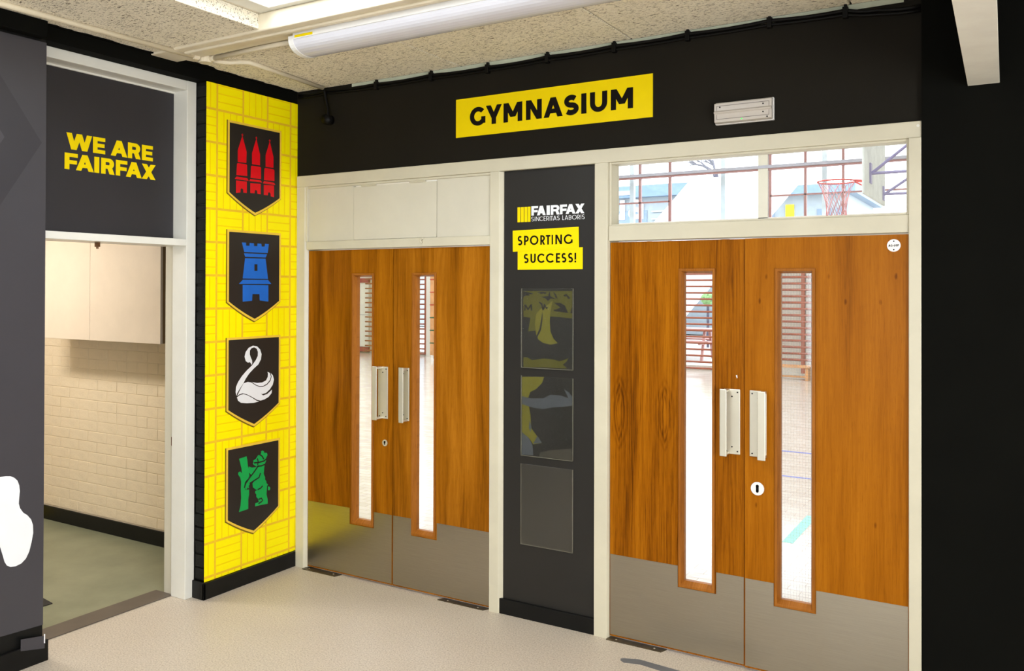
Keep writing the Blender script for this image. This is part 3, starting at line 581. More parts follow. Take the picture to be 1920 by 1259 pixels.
# ================================================================ DOORS
def leaf(n, x0, x1, wood, vis, notch, y0, label):
    a, b, c, d = vis                      # outer size of the bead frame
    m = MB(); t = y0 + 0.044; z0, z1 = 0.012, 1.976
    i = 0.006
    m.box(x0, a + i, y0, t, z0, z1); m.box(b - i, x1, y0, t, z0, z1); m.box(a + i, b - i, y0, t, z0, c + i); m.box(a + i, b - i, y0, t, d - i, z1)
    o = struct('door_%d' % n, m, wood, label, 'door')
    w = 0.021; r = MB(); f = y0 - 0.010; bk = y0 + 0.030
    # splayed hardwood bead: front ring sloping in to the glass
    O = [(a, c), (b, c), (b, d), (a, d)]; I = [(a + w * 0.55, c + w * 0.55), (b - w * 0.55, c + w * 0.55), (b - w * 0.55, d - w * 0.55), (a + w * 0.55, d - w * 0.55)]; J = [(a + w, c + w * 1.3), (b - w, c + w * 1.3), (b - w, d - w), (a + w, d - w)]
    v = [(x, y0 - 0.001, z) for x, z in O] + [(x, f, z) for x, z in O] + [(x, f, z) for x, z in I] + [(x, y0 + 0.016, z) for x, z in J] + [(x, bk + 0.012, z) for x, z in J] + [(x, bk + 0.012, z) for x, z in O]
    F = []
    for k in range(4):
        k2 = (k + 1) % 4
        for s in range(5): F.append((s * 4 + k, s * 4 + k2, s * 4 + 4 + k2, s * 4 + 4 + k))
    r.add(v, F); rf = obj('vision_frame', r, BEAD, o, 0.0015)
    obj('pane', B(a + w - 0.004, b - w + 0.004, y0 + 0.019, y0 + 0.025, c + w * 1.3 - 0.004, d - w + 0.004), GLASS_W if n == 4 else GLASS, rf)
    na, nb, nz = notch
    kp = obj('kick_plate', MB().prism([(x0 + 0.003, 0.020), (x1 - 0.003, 0.020), (x1 - 0.003, 0.419), (nb, 0.419), (nb, nz), (na, nz), (na, 0.419), (x0 + 0.003, 0.419)], 'y', y0 - 0.0022, y0 - 0.0002), STEEL, o)
    screws(kp, ((x0 + 0.02, 0.405), (x1 - 0.02, 0.405), (x0 + 0.02, 0.035), (x1 - 0.02, 0.035), (na - 0.015, 0.405), (nb + 0.015, 0.405)), 0.0036, y0 - 0.0021, STEEL)
    return o
d1 = leaf(1, 0.1015, 0.7712, WOOD_1, (0.462, 0.630, 0.330, 1.833), (0.446, 0.634, 0.322), 0.0, 'left leaf of the far pair of brown wooden doors, next to the yellow wall')
d2 = leaf(2, 0.7762, 1.4500, WOOD_2, (0.915, 1.084, 0.330, 1.833), (0.911, 1.092, 0.322), 0.0, 'right leaf of the far pair of brown wooden doors, beside the dark notice panel')
d3 = leaf(3, 2.1560, 2.8300, WOOD_3, (2.515, 2.692, 0.322, 1.841), (2.510, 2.698, 0.318), 0.0, 'figured brown door leaf with diamond grain, right of the dark notice panel')
d4 = leaf(4, 2.8335, 3.5190, WOOD_4, (2.970, 3.144, 0.320, 1.837), (2.964, 3.148, 0.316), -0.008, 'orange-toned door leaf with wired glass and a white disc, beside the black wall')

obj('gap_light_block', B(0.764, 0.784, 0.0443, 0.050, 0.012, 1.976), RUBBER, d2)  # dark strips added behind the leaf gaps so no bright gym shows through
obj('gap_light_block', B(2.821, 2.841, 0.0443, 0.050, 0.012, 1.976), RUBBER, d3)
def pull(door, px0, px1, gx0, gx1, zb, zt, y0):
    """cast pull: flat grip in front of a back plate, two curved returns"""
    g = MB(); yf = y0 - 0.056
    g.box(gx0, gx1, yf - 0.006, yf, zb - 0.004, zt + 0.004)
    cx = (gx0 + gx1) / 2 if abs(gx0 - px0) < abs(gx1 - px1) else (gx0 + gx1) / 2
    for z_, s in ((zt - 0.006, 1), (zb + 0.006, -1)):
        tx = gx0 + 0.012 if gx0 + gx1 > px0 + px1 else gx1 - 0.012
        g.box(min(cx, tx) - 0.010, max(cx, tx) + 0.010, yf, y0 - 0.004, z_ - 0.006, z_ + 0.006)
    h = obj('pull_handle', g, ALU, door, 0.004)
    bp = obj('back_plate', B(px0, px1, y0 - 0.005, y0 - 0.0003, zb, zt), ALU, h, 0.002)
    screws(h, [(sx, sz) for sx in (px0 + 0.012, px1 - 0.012) for sz in (zb + 0.014, zt - 0.014)] + [((px0 + px1) / 2, zb + 0.034), ((px0 + px1) / 2, zt - 0.034)], 0.0036, y0 - 0.0049, CABLE)
    return h
pull(d1, 0.664, 0.737, 0.664, 0.700, 0.978, 1.284, 0.0)
pull(d2, 0.816, 0.894, 0.862, 0.895, 0.978, 1.284, 0.0)
pull(d3, 2.735, 2.810, 2.731, 2.764, 0.980, 1.281, 0.0)
pull(d4, 2.856, 2.932, 2.905, 2.942, 0.980, 1.281, -0.008)
# keyhole escutcheons and the door number disc
e = obj('escutcheon', MB().disc((0.715, 0.836), 0.019, 'y', -0.004, -0.0003, 24), ALU, d1, 0.001)
obj('keyhole', MB().disc((0.715, 0.841), 0.0065, 'y', -0.0052, -0.0035, 12).box(0.712, 0.718, -0.0052, -0.0035, 0.826, 0.840), CABLE, e)
e = obj('escutcheon', MB().disc((2.892, 0.836), 0.030, 'y', -0.014, -0.0083, 32), PLASTIC, d4, 0.002)
obj('keyhole', MB().disc((2.892, 0.848), 0.007, 'y', -0.0155, -0.0138, 12).box(2.886, 2.898, -0.0155, -0.0138, 0.824, 0.848).disc((2.892, 0.824), 0.006, 'y', -0.0155, -0.0138, 12), CABLE, e)
dd = tag(obj('number_disc', MB().disc((3.462, 1.930), 0.0265, 'y', -0.0105, -0.0085, 28), PLASTIC), 'round white disc lettered AG-20F at the top corner of the orange door', 'sign')
w0 = 3.462 - 0.0205
obj('lettering', word([('A', w0, w0 + .0075), ('G', w0 + .0085, w0 + .0160), ('-', w0 + .0172, w0 + .0200), ('2', w0 + .0212, w0 + .0272), ('0', w0 + .0282, w0 + .0342), ('F', w0 + .0354, w0 + .0410)], 1.9255, 1.9345, 0.0019, 'y', -0.0115, -0.0104), TEXTINK, dd)
screws(dd, ((3.462, 1.948), (3.462, 1.912)), 0.003, -0.0104, CABLE)

obj('paint_nick', MB().prism([(2.789, 1.345), (2.795, 1.347), (2.797, 1.336), (2.794, 1.330)], 'y', -0.0008, 0.0), PLASTIC, d3)
# floor spring plates
for (pa, lab) in ((((0.092, -0.040), (0.362, -0.040), (0.376, 0.010), (0.092, 0.010)), 'worn dark steel floor spring plate under the door beside the yellow wall'),
                  (((1.118, -0.030), (1.420, -0.030), (1.440, 0.010), (1.135, 0.010)), 'worn dark steel floor spring plate under the door beside the notice panel'),
                  (((2.150, -0.034), (2.438, -0.034), (2.452, 0.010), (2.150, 0.010)), 'worn dark steel floor spring plate under the figured door with diamond grain')):
    fp = tag(obj('floor_plate', MB().prism(list(pa), 'z', 0.0, 0.004), plain('worn_dark_steel', (92, 82, 62), 0.4, 0.7, 0.2, 20)), lab, 'floor plate')
    cx_ = sum(p[0] for p in pa) / 4
    obj('screw', MB().disc((cx_ - 0.1, -0.015), 0.005, 'z', 0.0035, 0.0055, 10), ALU, fp); obj('screw', MB().disc((cx_ + 0.1, -0.015), 0.005, 'z', 0.0035, 0.0055, 10), ALU, fp)
tp = [(2.300, -0.196), (2.312, -0.184), (2.383, -0.160), (2.519, -0.171), (2.649, -0.180), (2.80, -0.19), (2.82, -0.245), (2.668, -0.236), (2.526, -0.224), (2.403, -0.208), (2.330, -0.228), (2.308, -0.215)]
tag(obj('floor_tape', MB().prism(tp, 'z', 0.0, 0.0012), plain('grey_tape', (104, 104, 106), 0.5, var=0.05)), 'short strip of grey tape stuck on the beige floor before the doors', 'tape')

# ---- dark notice panel between the doors
nb = thing('notice_panel', 'tall charcoal panel with school lettering between the two pairs of doors', 'panel', (1.80, 0.0, 0.08))
obj('panel_board', B(1.5305, 2.0755, 0.0, 0.03, 0.08, 2.3755), PANELD, nb)
for a, b in LOGO_BARS: obj('logo_bar', B(a, b, -0.0014, -0.0002, 2.098, 2.178), YELLOW, nb)

o = obj('lettering', word(T_LOGO, 2.1297, 2.1795, 0.0150, 'y', -0.0014, -0.0002, 0.0118), WHITEP, nb); o['label'] = 'bold white FAIRFAX lettering'
o = obj('lettering', word(T_SL, 2.1000, 2.1235, 0.0026, 'y', -0.0014, -0.0002), WHITEP, nb); o['label'] = 'thin white SINCERITAS LABORIS lettering'
struct('baseboard_back', B(1.514, 2.0755, -0.016, 0.0, 0.0, 0.082), BLACKG, 'glossy black skirting under the notice panel', 'skirting', 0.003)
s1 = tag(obj('label_strip', MB().prism([(1.587, 1.941), (1.981, 1.952), (1.9785, 2.0615), (1.586, 2.054)], 'y', -0.0032, -0.0017), YELLOW), 'yellow strip reading SPORTING on the dark notice panel', 'sign')
obj('lettering', word(T_SP, 1.9745, 2.0245, 0.0092, 'y', -0.0042, -0.0031), TEXTINK, s1)
s2 = tag(obj('label_strip', B(1.6165, 2.0015, -0.0016, -0.0003, 1.8445, 1.9560), YELLOW), 'yellow strip reading SUCCESS! below the SPORTING strip', 'sign')
obj('lettering', word(T_SU, 1.8793, 1.9283, 0.0092, 'y', -0.0027, -0.0015), TEXTINK, s2)

def holder(x0, x1, z0, z1, label, mat, prints):
    h = thing('poster_holder', label, 'poster holder', ((x0 + x1) / 2, 0.0, z0))
    obj('sheet', B(x0, x1, -0.0085, -0.0065, z0, z1), mat, h, 0.0008)
    e_ = MB().box(x0, x0 + 0.004, -0.0066, -0.0006, z0, z1).box(x1 - 0.004, x1, -0.0066, -0.0006, z0, z1).box(x0, x1, -0.0066, -0.0006, z0, z0 + 0.004)
    obj('edge', e_, plain('acrylic_edge', (104, 102, 90), 0.25, var=0.05), h)
    if prints:
        lv = 0.0008
        for nm, polys, mt in prints:
            m = MB()
            for p in polys:
                m.prism([(min(max(x, x0 + .004), x1 - .004), min(max(z, z0 + .004), z1 - .001)) for x, z in p], 'y', -lv - 0.0006, -lv)
            obj(nm, m, mt, h); lv += 0.0008
    return h
holder(1.641, 1.951, 1.324, 1.745, 'topmost clear poster holder with olive-yellow print, under the SUCCESS! strip', ACRYLIC, (('print', P1[:1] + P1[2:], OLIVE), ('print_overlay', P1[1:2], OLIVE2), ('print_line', P1D, PANELD)))
holder(1.641, 1.951, 0.858, 1.283, 'middle clear poster holder with olive and grey print', ACRYLIC, (('print', P2, OLIVE2), ('print_overlay', P2G, GREYP), ('print_line', P2D, plain('brown_print', (60, 56, 48), 0.5))))
holder(1.641, 1.951, 0.389, 0.816, 'lowest poster holder, an empty scuffed grey acrylic sheet', ACRYLIC_D, None)

# ================================================================ SIGNS ON THE BLACK WALL
gs = tag(obj('gymnasium_sign', B(1.216, 2.380, -0.004, -0.0003, 2.584, 2.797), YELLOW), 'wide yellow sign reading GYMNASIUM on the black wall over the doors', 'sign')
obj('lettering', word(T_GYM, 2.6385, 2.7415, 0.0278, 'y', -0.0055, -0.0039, 0.0245), TEXTINK, gs)

el = thing('emergency_light', 'small clear emergency light unit on the black wall right of the yellow sign', 'light', (2.83, 0.0, 2.507))
obj('back_tray', B(2.697, 2.966, -0.022, -0.0003, 2.509, 2.612), PLASTIC, el, 0.004)
k = NT('clear_diffuser', 0.15, 0, (232, 226, 216)); k.b.inputs['Transmission Weight'].default_value = 0.15; DIFF = k.m
dm = obj('diffuser', MB().prism([(-0.022, 2.511), (-0.046, 2.517), (-0.048, 2.553), (-0.058, 2.558), (-0.058, 2.563), (-0.048, 2.568), (-0.046, 2.604), (-0.022, 2.610)], 'x', 2.700, 2.963), plain('frosted_diffuser', (196, 188, 178), 0.2, var=0.03), el, 0.004)
obj('diffuser_groove', MB().box(2.712, 2.951, -0.0482, -0.0470, 2.529, 2.531).box(2.712, 2.951, -0.0482, -0.0470, 2.590, 2.592).box(2.711, 2.713, -0.0484, -0.0470, 2.529, 2.592).box(2.950, 2.952, -0.0484, -0.0470, 2.529, 2.592), plain('grey_groove', (120, 110, 104), 0.4), dm)
screws(dm, ((2.727, 2.585), (2.925, 2.582), (2.925, 2.545), (2.943, 2.522)), 0.0033, -0.0470, CABLE, 0.0025)
gm = bpy.data.materials.new('green_led'); gm.use_nodes = True; gb = gm.node_tree.nodes['Principled BSDF']; gb.inputs['Base Color'].default_value = (0.05, .5, .08, 1); gb.inputs['Emission Color'].default_value = (0.1, 1, .15, 1); gb.inputs['Emission Strength'].default_value = 1.0
obj('indicator', MB().disc((2.828, 2.523), 0.0028, 'y', -0.0495, -0.046, 10), gm, el)

# ================================================================ LEFT WALL: yellow mural, shields, doorway
tag(obj('yellow_mural', B(-0.0035, 0.0, -0.699, -0.0005, 0.095, 2.905), BASKET), 'tall yellow wall mural printed with a basket-weave pattern beside the doors', 'mural')
def shield(top, label, layers):
    b = thing('house_shield', label, 'shield', (0.0, -0.345, top - 0.51))
    def outline(g):
        y0, y1 = -0.5385 - g, -0.152 + g; zt, zs, zp = top + g, top - 0.403 - g * 0.3, top - 0.508 - g * 1.15
        ym = -0.345; p = [(y0, zs), (y0, zt), (y1, zt), (y1, zs)]
        for i in range(1, 8): t = i / 8; p.append((y1 + (ym - y1) * t, zs + (zp - zs) * (t * 0.78 + 0.22 * t * (2 - t))))
        p.append((ym, zp))
        for i in range(7, 0, -1): t = i / 8; p.append((y0 + (ym - y0) * t, zs + (zp - zs) * (t * 0.78 + 0.22 * t * (2 - t))))
        return p
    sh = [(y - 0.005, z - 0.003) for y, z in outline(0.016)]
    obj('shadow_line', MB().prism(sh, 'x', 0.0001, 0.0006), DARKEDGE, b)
    obj('border', MB().prism(outline(0.013), 'x', 0.0007, 0.0012), GOLD, b)
    obj('field', MB().prism(outline(0.0), 'x', 0.0013, 0.0018), INK, b)
    lv = 0.0019
    for nm, polys, mt in layers:
        m = MB()
        for p in polys: m.prism(p, 'x', lv, lv + 0.0005)
        obj(nm, m, mt, b); lv += 0.0006 if nm != 'emblem_line' else 0.0
    return b
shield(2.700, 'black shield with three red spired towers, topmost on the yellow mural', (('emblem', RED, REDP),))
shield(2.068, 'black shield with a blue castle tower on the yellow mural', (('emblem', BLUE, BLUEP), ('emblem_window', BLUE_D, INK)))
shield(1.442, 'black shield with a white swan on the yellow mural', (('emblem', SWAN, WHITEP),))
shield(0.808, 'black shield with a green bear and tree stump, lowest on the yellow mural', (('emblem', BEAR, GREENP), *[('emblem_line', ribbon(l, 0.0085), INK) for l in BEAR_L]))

sb = MB().box(0.0, 0.014, -0.715, 0.0, 0.0, 0.093).box(-0.085, 0.014, -0.715, -0.700, 0.0, 0.098)
struct('baseboard_left', sb, BLACKG, 'glossy black skirting under the yellow mural', 'skirting', 0.003)
struct('baseboard_left', B(0.0, 0.016, -9.0, -1.597, 0.0, 0.098), BLACKG, 'chunky black skirting under the charcoal mural at the left edge', 'skirting', 0.003)

# charcoal mural on the left pier with chevrons and a white letter end
cm = thing('charcoal_mural', 'charcoal wall mural with grey chevrons and a white shape at the left edge', 'mural', (0.0, -2.4, 0.2))
obj('vinyl_sheet', MB().prism([(-3.4, 0.265), (-1.6155, 0.168), (-1.6155, 2.89), (-3.4, 2.89)], 'x', -0.004, 0.0012), VINYLD, cm)
obj('chevron', MB().prism([(CHEV1[1][0] - 0.22, CHEV1[1][1] + 0.35), CHEV1[1], CHEV1[2], CHEV1[3], (CHEV1[3][0] - 0.75, CHEV1[3][1] - 1.05), (-3.4, CHEV1[3][1] - 1.05), (-3.4, CHEV1[1][1] + 0.35)], 'x', 0.0013, 0.0017), VINYL_D, cm)
obj('chevron_core', MB().prism([CHEV2[0], CHEV2[1], CHEV2[2]], 'x', 0.0018, 0.0022), VINYL_L, cm)
obj('white_shape', MB().prism(BLOB, 'x', 0.0023, 0.0028), WHITEP, cm)
tag(obj('vinyl_patch', MB().prism([(-1.727, 0.088), (-1.6162, 0.062), (-1.6162, 0.121), (-1.727, 0.141)], 'x', 0.0165, 0.0175), VINYLD), 'loose grey vinyl patch above the black skirting at the left edge', 'patch')
tag(obj('vinyl_scrap', MB().prism([(-1.6205, 0.088), (-1.6150, 0.085), (-1.6150, 0.128), (-1.6205, 0.130)], 'x', 0.0178, 0.0184), WHITEP), 'tiny torn white scrap on the corner of the left pier', 'scrap')

# ---- doorway frame in the left wall
df = tag(bpy.data.objects.new('trim_3', None), 'white painted timber frame of the open doorway under WE ARE FAIRFAX', 'door frame', None, 'structure'); COL.objects.link(df)
obj('jamb', B(-0.205, -0.085, -0.762, -0.7005, 0.0, 2.905), WHITE, df, 0.003)
obj('jamb', B(-0.285, -0.205, -0.748, -0.703, 0.0, 2.02), PANELW, df, 0.004)
obj('jamb', B(-0.285, -0.085, -1.6145, -1.585, 0.0, 2.905), WHITE, df, 0.003)
obj('head_rail', B(-0.285, -0.085, -1.585, -0.762, 2.851, 2.904), WHITE, df, 0.003)
obj('transom', B(-0.285, -0.085, -1.585, -0.762, 1.978, 2.016), WHITE, df, 0.003)
obj('fanlight_bead', MB().box(-0.20, -0.19, -1.585, -0.762, 2.842, 2.851), WHITE, df)
obj('strike_plate', B(-0.225, -0.192, -0.7495, -0.7478, 0.846, 0.895), plain('brass_strike', (120, 70, 34), 0.4, 0.8, 0.2), df)
obj('strike_hole', B(-0.219, -0.201, -0.7500, -0.7490, 0.856, 0.885), CABLE, df)
sp_ = thing('slogan_panel', 'charcoal panel reading WE ARE FAIRFAX above the open doorway', 'sign', (-0.2, -1.15, 2.02))
obj('panel_board', B(-0.24, -0.2005, -1.585, -0.762, 2.016, 2.851), plain('slogan_vinyl', (47, 45, 48), 0.45, var=0.04, scale=2, spec=0.35), sp_)
lt = word(T_WE, 2.4420, 2.5255, 0.0250, 'x', -0.2004, -0.199, 0.0192); lt2 = word(T_FF, 2.3400, 2.4225, 0.0250, 'x', -0.2004, -0.199, 0.0192)
o = obj('lettering', lt, YELLOW, sp_); o = obj('lettering', lt2, YELLOW, sp_)
tag(obj('threshold_strip', B(-0.352, -0.205, -1.585, -0.748, 0.0, 0.006), plain('brown_threshold', (92, 82, 73), 0.4, var=0.06), None, 0.002), 'flat brown threshold strip across the open doorway', 'threshold')

# ================================================================ SMALL ROOM BEHIND THE DOORWAY
wst = tag(bpy.data.objects.new('wall_store', None), 'cream painted brick wall of the small room behind the doorway', 'wall', None, 'structure'); COL.objects.link(wst)
obj('mortar_face', B(-2.6, -0.35, -0.1775, -0.05, 0.0, 2.6), BRICKC, wst)
bp = obj('brick', B(0.0, 0.2215, -0.1803, -0.17, 0.0, 0.0722), BRICKC, wst, 0.0028); first = True
bh = obj('brick', B(0.0, 0.1095, -0.1803, -0.17, 0.0, 0.0722), BRICKC, wst, 0.0028); first_h = True
row = 0; z = 0.104
while z < 2.05:
    x = -2.46 + (0.0 if row % 2 == 0 else -0.1125)
    while x < -0.56:
        if not (1.42 < z < 1.98 and -2.28 < x < -1.16):
            if row % 5 == 4:
                for q in range(2):
                    o = bh if first_h else clone(bh, 'brick', wst, (0, 0, 0)); first_h = False
                    o.location = (x + q * 0.1125, random.uniform(-0.0008, 0.0012), z + random.uniform(-0.0012, 0.0012))
            else:
                o = bp if first else clone(bp, 'brick', wst, (0, 0, 0)); first = False
                o.location = (x, random.uniform(-0.0008, 0.0012), z + random.uniform(-0.0012, 0.0012))
        x += 0.225
    z += 0.075; row += 1
struct('wall_store_left', B(-2.6, -2.47, -3.4, -0.19, 0.0, 2.6), BRICKC, 'cream end wall of the small room', 'wall')
struct('wall_store_front', B(-2.6, -0.35, -3.5, -3.4, 0.0, 2.6), PANELW, 'plain near wall of the small room', 'wall')
struct('ceiling', B(-2.6, -0.35, -3.5, -0.05, 2.6, 2.68), PANELW, 'white ceiling of the small room', 'ceiling')
struct('baseboard_store', B(-2.465, -0.36, -0.201, -0.188, 0.0, 0.102), BLACKG, 'scuffed black skirting along the cream brick wall', 'skirting', 0.003)
tag(obj('yellow_strip', B(-2.47, -2.462, -0.28, -0.20, 0.004, 0.11), YELLOW), 'narrow yellow strip at the far corner of the small room floor', 'strip')
cu = thing('wall_cupboard', 'cream two-door cupboard hung on the brick wall of the small room', 'cupboard', (-1.45, -0.30, 1.40))
CY = -0.470
obj('carcass', B(-2.130, -0.700, CY + 0.018, -0.190, 1.392, 2.20), plain('brown_carcass', (140, 112, 74), 0.5, var=0.08), cu, 0.002)
CREAMD = plain('cupboard_door_paint', (226, 210, 190), 0.4, var=0.015)
obj('door', B(-2.130, -1.4330, CY, CY + 0.017, 1.390, 2.20), CREAMD, cu, 0.002)
obj('door', B(-1.4305, -0.700, CY, CY + 0.017, 1.390, 2.20), CREAMD, cu, 0.002)
tag(obj('door_catch', MB().box(-0.210, -0.180, -1.232, -1.220, 1.955, 1.979).tube([(-0.195, -1.226, 1.957), (-0.195, -1.226, 1.945)], 0.006), plain('brown_catch', (120, 84, 52), 0.4, 0.5)), 'small brown catch under the white transom of the doorway', 'catch')
tag(obj('door_closer', MB().box(-0.30, -0.27, -1.60, -1.475, 1.962, 1.972).box(-0.32, -0.25, -1.66, -1.56, 1.93, 1.976), CABLE, None, 0.002), 'dark door closer arm under the transom at the left of the doorway', 'door closer')
tag(obj('door_wedge', MB().prism([(-0.90, 0.0), (-0.66, 0.0), (-0.66, 0.004), (-0.90, 0.035)], 'y', -1.235, -1.175), RUBBER), 'black rubber door wedge on the green floor just inside the doorway', 'door wedge')

# ================================================================ CEILING FITTINGS
tl = thing('ceiling_light', 'long white tube light with curved diffuser under the ceiling', 'ceiling light', (1.8, -0.87, 2.955))
LX0, LX1 = 0.905, 2.72
TOPY0, TOPY1, ZT, ZB = -0.968, -0.772, 2.951, 2.872
def prof(sc=1.0):
    cy = (TOPY0 + TOPY1) / 2; hw_ = (TOPY1 - TOPY0) / 2 * sc; p = [(cy - hw_, ZT), (cy - hw_, ZT - 0.018)]
    for i in range(0, 17):
        a = PI + PI * i / 16; p.append((cy + hw_ * math.cos(a), ZT - 0.018 + (ZT - 0.018 - ZB) * sc * math.sin(a)))
    p += [(cy + hw_, ZT)]
    return p
k = NT('ribbed_diffuser', 0.24, 0, (226, 224, 226)); k.b.inputs['Subsurface Weight'].default_value = 0.0
RIB = plain('pearl_diffuser', (212, 211, 217), 0.22, var=0.01)
obj('diffuser', MB().prism(prof(0.97), 'x', LX0 + 0.028, LX1 - 0.028), RIB, tl)
obj('end_cap', MB().prism(prof(1.0), 'x', LX0, LX0 + 0.030), PLASTIC, tl, 0.004)
obj('end_cap', MB().prism(prof(1.0), 'x', LX1 - 0.030, LX1), PLASTIC, tl, 0.004)
obj('gear_tray', B(LX0 + 0.03, LX1 - 0.03, TOPY0 - 0.002, TOPY1 + 0.002, ZT - 0.017, ZT + 0.016), PLASTIC, tl, 0.003)
obj('rating_label', B(LX0 + 0.045, LX0 + 0.16, TOPY0 - 0.0034, TOPY0 - 0.0018, ZT - 0.013, ZT - 0.001), YELLOW, tl)

tag(obj('conduit', MB().tube([(0.145, -3.6, 2.968), (0.145, -1.87, 2.968), (0.172, -0.90, 2.968)], 0.0135, 10), CREAM_CEIL, None, 0, True), 'cream conduit pipe along the ceiling over the open doorway', 'conduit')
tag(obj('conduit', MB().tube([(0.225, -0.845, 2.966), (0.60, -0.862, 2.966), (0.903, -0.868, 2.962)], 0.0125, 10), CREAM_CEIL, None, 0, True), 'short cream conduit pipe from junction box to the tube light', 'conduit')
tag(obj('conduit', MB().tube([(0.188, -0.815, 2.968), (0.205, -0.775, 2.968), (0.235, -0.735, 2.968), (0.300, -0.715, 2.968), (0.325, -0.690, 2.968), (0.318, -0.60, 2.968), (0.258, -0.050, 2.968)], 0.0130, 10), CREAM_CEIL, None, 0, True), 'kinked cream conduit pipe running to the corner above the yellow mural', 'conduit')
tag(obj('junction_box', MB().disc((0.183, -0.858), 0.036, 'z', 2.945, 2.979, 20).tube([(0.178, -0.90, 2.966), (0.178, -0.93, 2.966)], 0.016, 10).tube([(0.215, -0.852, 2.966), (0.240, -0.850, 2.966)], 0.016, 10), CREAM_CEIL, None, 0.003), 'round cream junction box where the ceiling conduits meet', 'junction box')

cb = thing('wall_cable', 'pair of black cables clipped along the top of the black wall', 'cable', (1.8, -0.02, 2.96))
px = [0.02, 0.26, 0.65, 1.05, 1.43, 1.80, 2.18, 2.56, 2.945, 3.27, 3.40, 3.565]; dz = [2.957, 2.960, 2.952, 2.955, 2.950, 2.956, 2.958, 2.960, 2.962, 2.955, 2.935, 2.925]
def cpath(off, sag): 
    P = []
    for i in range(len(px) - 1):
        for q in range(4):
            t = q / 4; P.append((px[i] + (px[i + 1] - px[i]) * t, -0.012, dz[i] + (dz[i + 1] - dz[i]) * t + off - sag * math.sin(PI * t) * 0.006))
    P.append((px[-1], -0.012, dz[-1] + off)); return P
obj('cable', MB().tube(cpath(0.0, 1), 0.0085, 8), CABLE, cb, 0, True)
obj('cable', MB().tube(cpath(-0.019, 0.5), 0.0070, 8), CABLE, cb, 0, True)
for x in px[2:10]:
    zc = dz[px.index(x)]
    obj('clip', MB().box(x - 0.011, x + 0.011, -0.026, -0.0003, zc - 0.034, zc + 0.014).box(x - 0.006, x + 0.006, -0.020, -0.0003, zc + 0.014, zc + 0.026), CABLE, cb, 0.002)
obj('bare_strip', B(0.3, 3.5, -0.0022, -0.0002, 2.962, 2.979), PALEGREEN, cb) if False else tag(obj('trim_4', B(0.45, 3.5, -0.0022, -0.0002, 2.955, 2.9795), PALEGREEN), 'thin pale green unpainted strip at the top of the black wall', 'trim', None, 'structure')
tag(obj('black_cable', MB().tube([(0.255, -0.045, 2.968), (0.262, -0.032, 2.94), (0.272, -0.030, 2.88), (0.282, -0.030, 2.83), (0.285, -0.034, 2.79), (0.280, -0.040, 2.765)], 0.010, 8).tube([(0.280, -0.0005, 2.775), (0.281, -0.055, 2.775)], 0.030, 14), CABLE, None, 0, True), 'black cable hanging into a round black fitting in the upper corner', 'cable')
# ================================================================ THE GYMNASIUM SEEN THROUGH THE GLASS
struct('floor', B(-14.0, 5.6, 0.16, 14.0, -0.08, 0.0), GYMFLOOR, 'shiny wood block floor of the gymnasium', 'floor')
for pts_, col, lab in (([(1.5, 5.46), (5.6, 5.46), (5.6, 5.52), (1.5, 5.52)], (90, 104, 180), 'blue court line across the gymnasium floor, farther from the doors'), ([(1.8, 4.21), (5.6, 4.21), (5.6, 4.26), (1.8, 4.26)], (90, 104, 181), 'blue court line across the gymnasium floor, nearer the doors'),
                       ([(2.50, 2.1), (2.575, 2.1), (2.575, 2.9), (2.50, 2.9)], (130, 214, 196), 'short green court line on the gymnasium floor')):
    tag(obj('court_line', MB().prism(pts_, 'z', 0.0, 0.0008), plain('court_line_%d' % col[0] + str(col[1]), col, 0.3)), lab, 'line')
GW = plain('gym_wall_paint', (226, 220, 206), 0.6, var=0.03)
struct('wall_gym_right', B(5.6, 5.75, 0.16, 14.2, 0, 6.2), GW, 'pale right wall of the gymnasium', 'wall')
struct('wall_gym_left', B(-14.15, -14.0, 0.16, 14.2, 0, 6.2), GW, 'pale left wall of the gymnasium', 'wall')
struct('ceiling', B(-14.15, 5.75, 0.0, 14.2, 6.2, 6.3), GW, 'pale ceiling of the gymnasium', 'ceiling')
gn = MB(); gn.box(-14.0, -0.35, 0.0, 0.16, 0, 6.2); gn.box(-0.35, 5.6, 0.0, 0.16, 3.141, 6.2); gn.box(6.61, 6.62, 0.0, 0.16, 0, 1)
struct('wall_gym_front', MB().box(-14.0, -0.36, 0.0, 0.16, 0, 6.2).box(-0.36, 5.6, 0.0, 0.16, 3.141, 6.2), GW, 'gymnasium side of the wall over the door screen', 'wall')
gf = MB()
gf.box(-14.0, -9.95, 14.0, 14.2, 0, 6.2); gf.box(-9.95, 5.6, 14.0, 14.2, 4.60, 6.2); gf.box(-0.62, 5.6, 14.0, 14.2, 0, 3.16); gf.box(-9.95, -0.62, 14.0, 14.2, 3.02, 3.20); gf.box(-9.95, -0.62, 14.0, 14.2, 0, 0.06)
gf.box(3.3, 5.6, 14.0, 14.2, 3.16, 4.6)
struct('wall_gym_back', gf, GW, 'far wall of the gymnasium with tall windows', 'wall')
MULL = plain('red_brown_mullion', (150, 98, 92), 0.4, var=0.05); GREYM = plain('grey_steel_bar', (160, 160, 172), 0.4, var=0.05)
w3 = struct('window_3', MB().box(-9.95, 3.3, 13.98, 14.06, 4.55, 4.62).box(-9.95, 3.3, 13.96, 14.06, 3.16, 3.24), plain('pale_sill', (214, 206, 196), 0.5), 'long high window of the gymnasium with red-brown glazing bars', 'window')
for x, wd in ((-9.93, .05), (-8.2, .05), (-6.8, .05), (-5.3, .05), (-3.45, .05), (-2.745, .06), (-0.56, .05), (0.145, .05), (0.873, .05), (2.3, .05), (3.27, .05)):
    obj('mullion', B(x - wd / 2, x + wd / 2, 13.98, 14.05, 3.24, 4.55), MULL, w3)
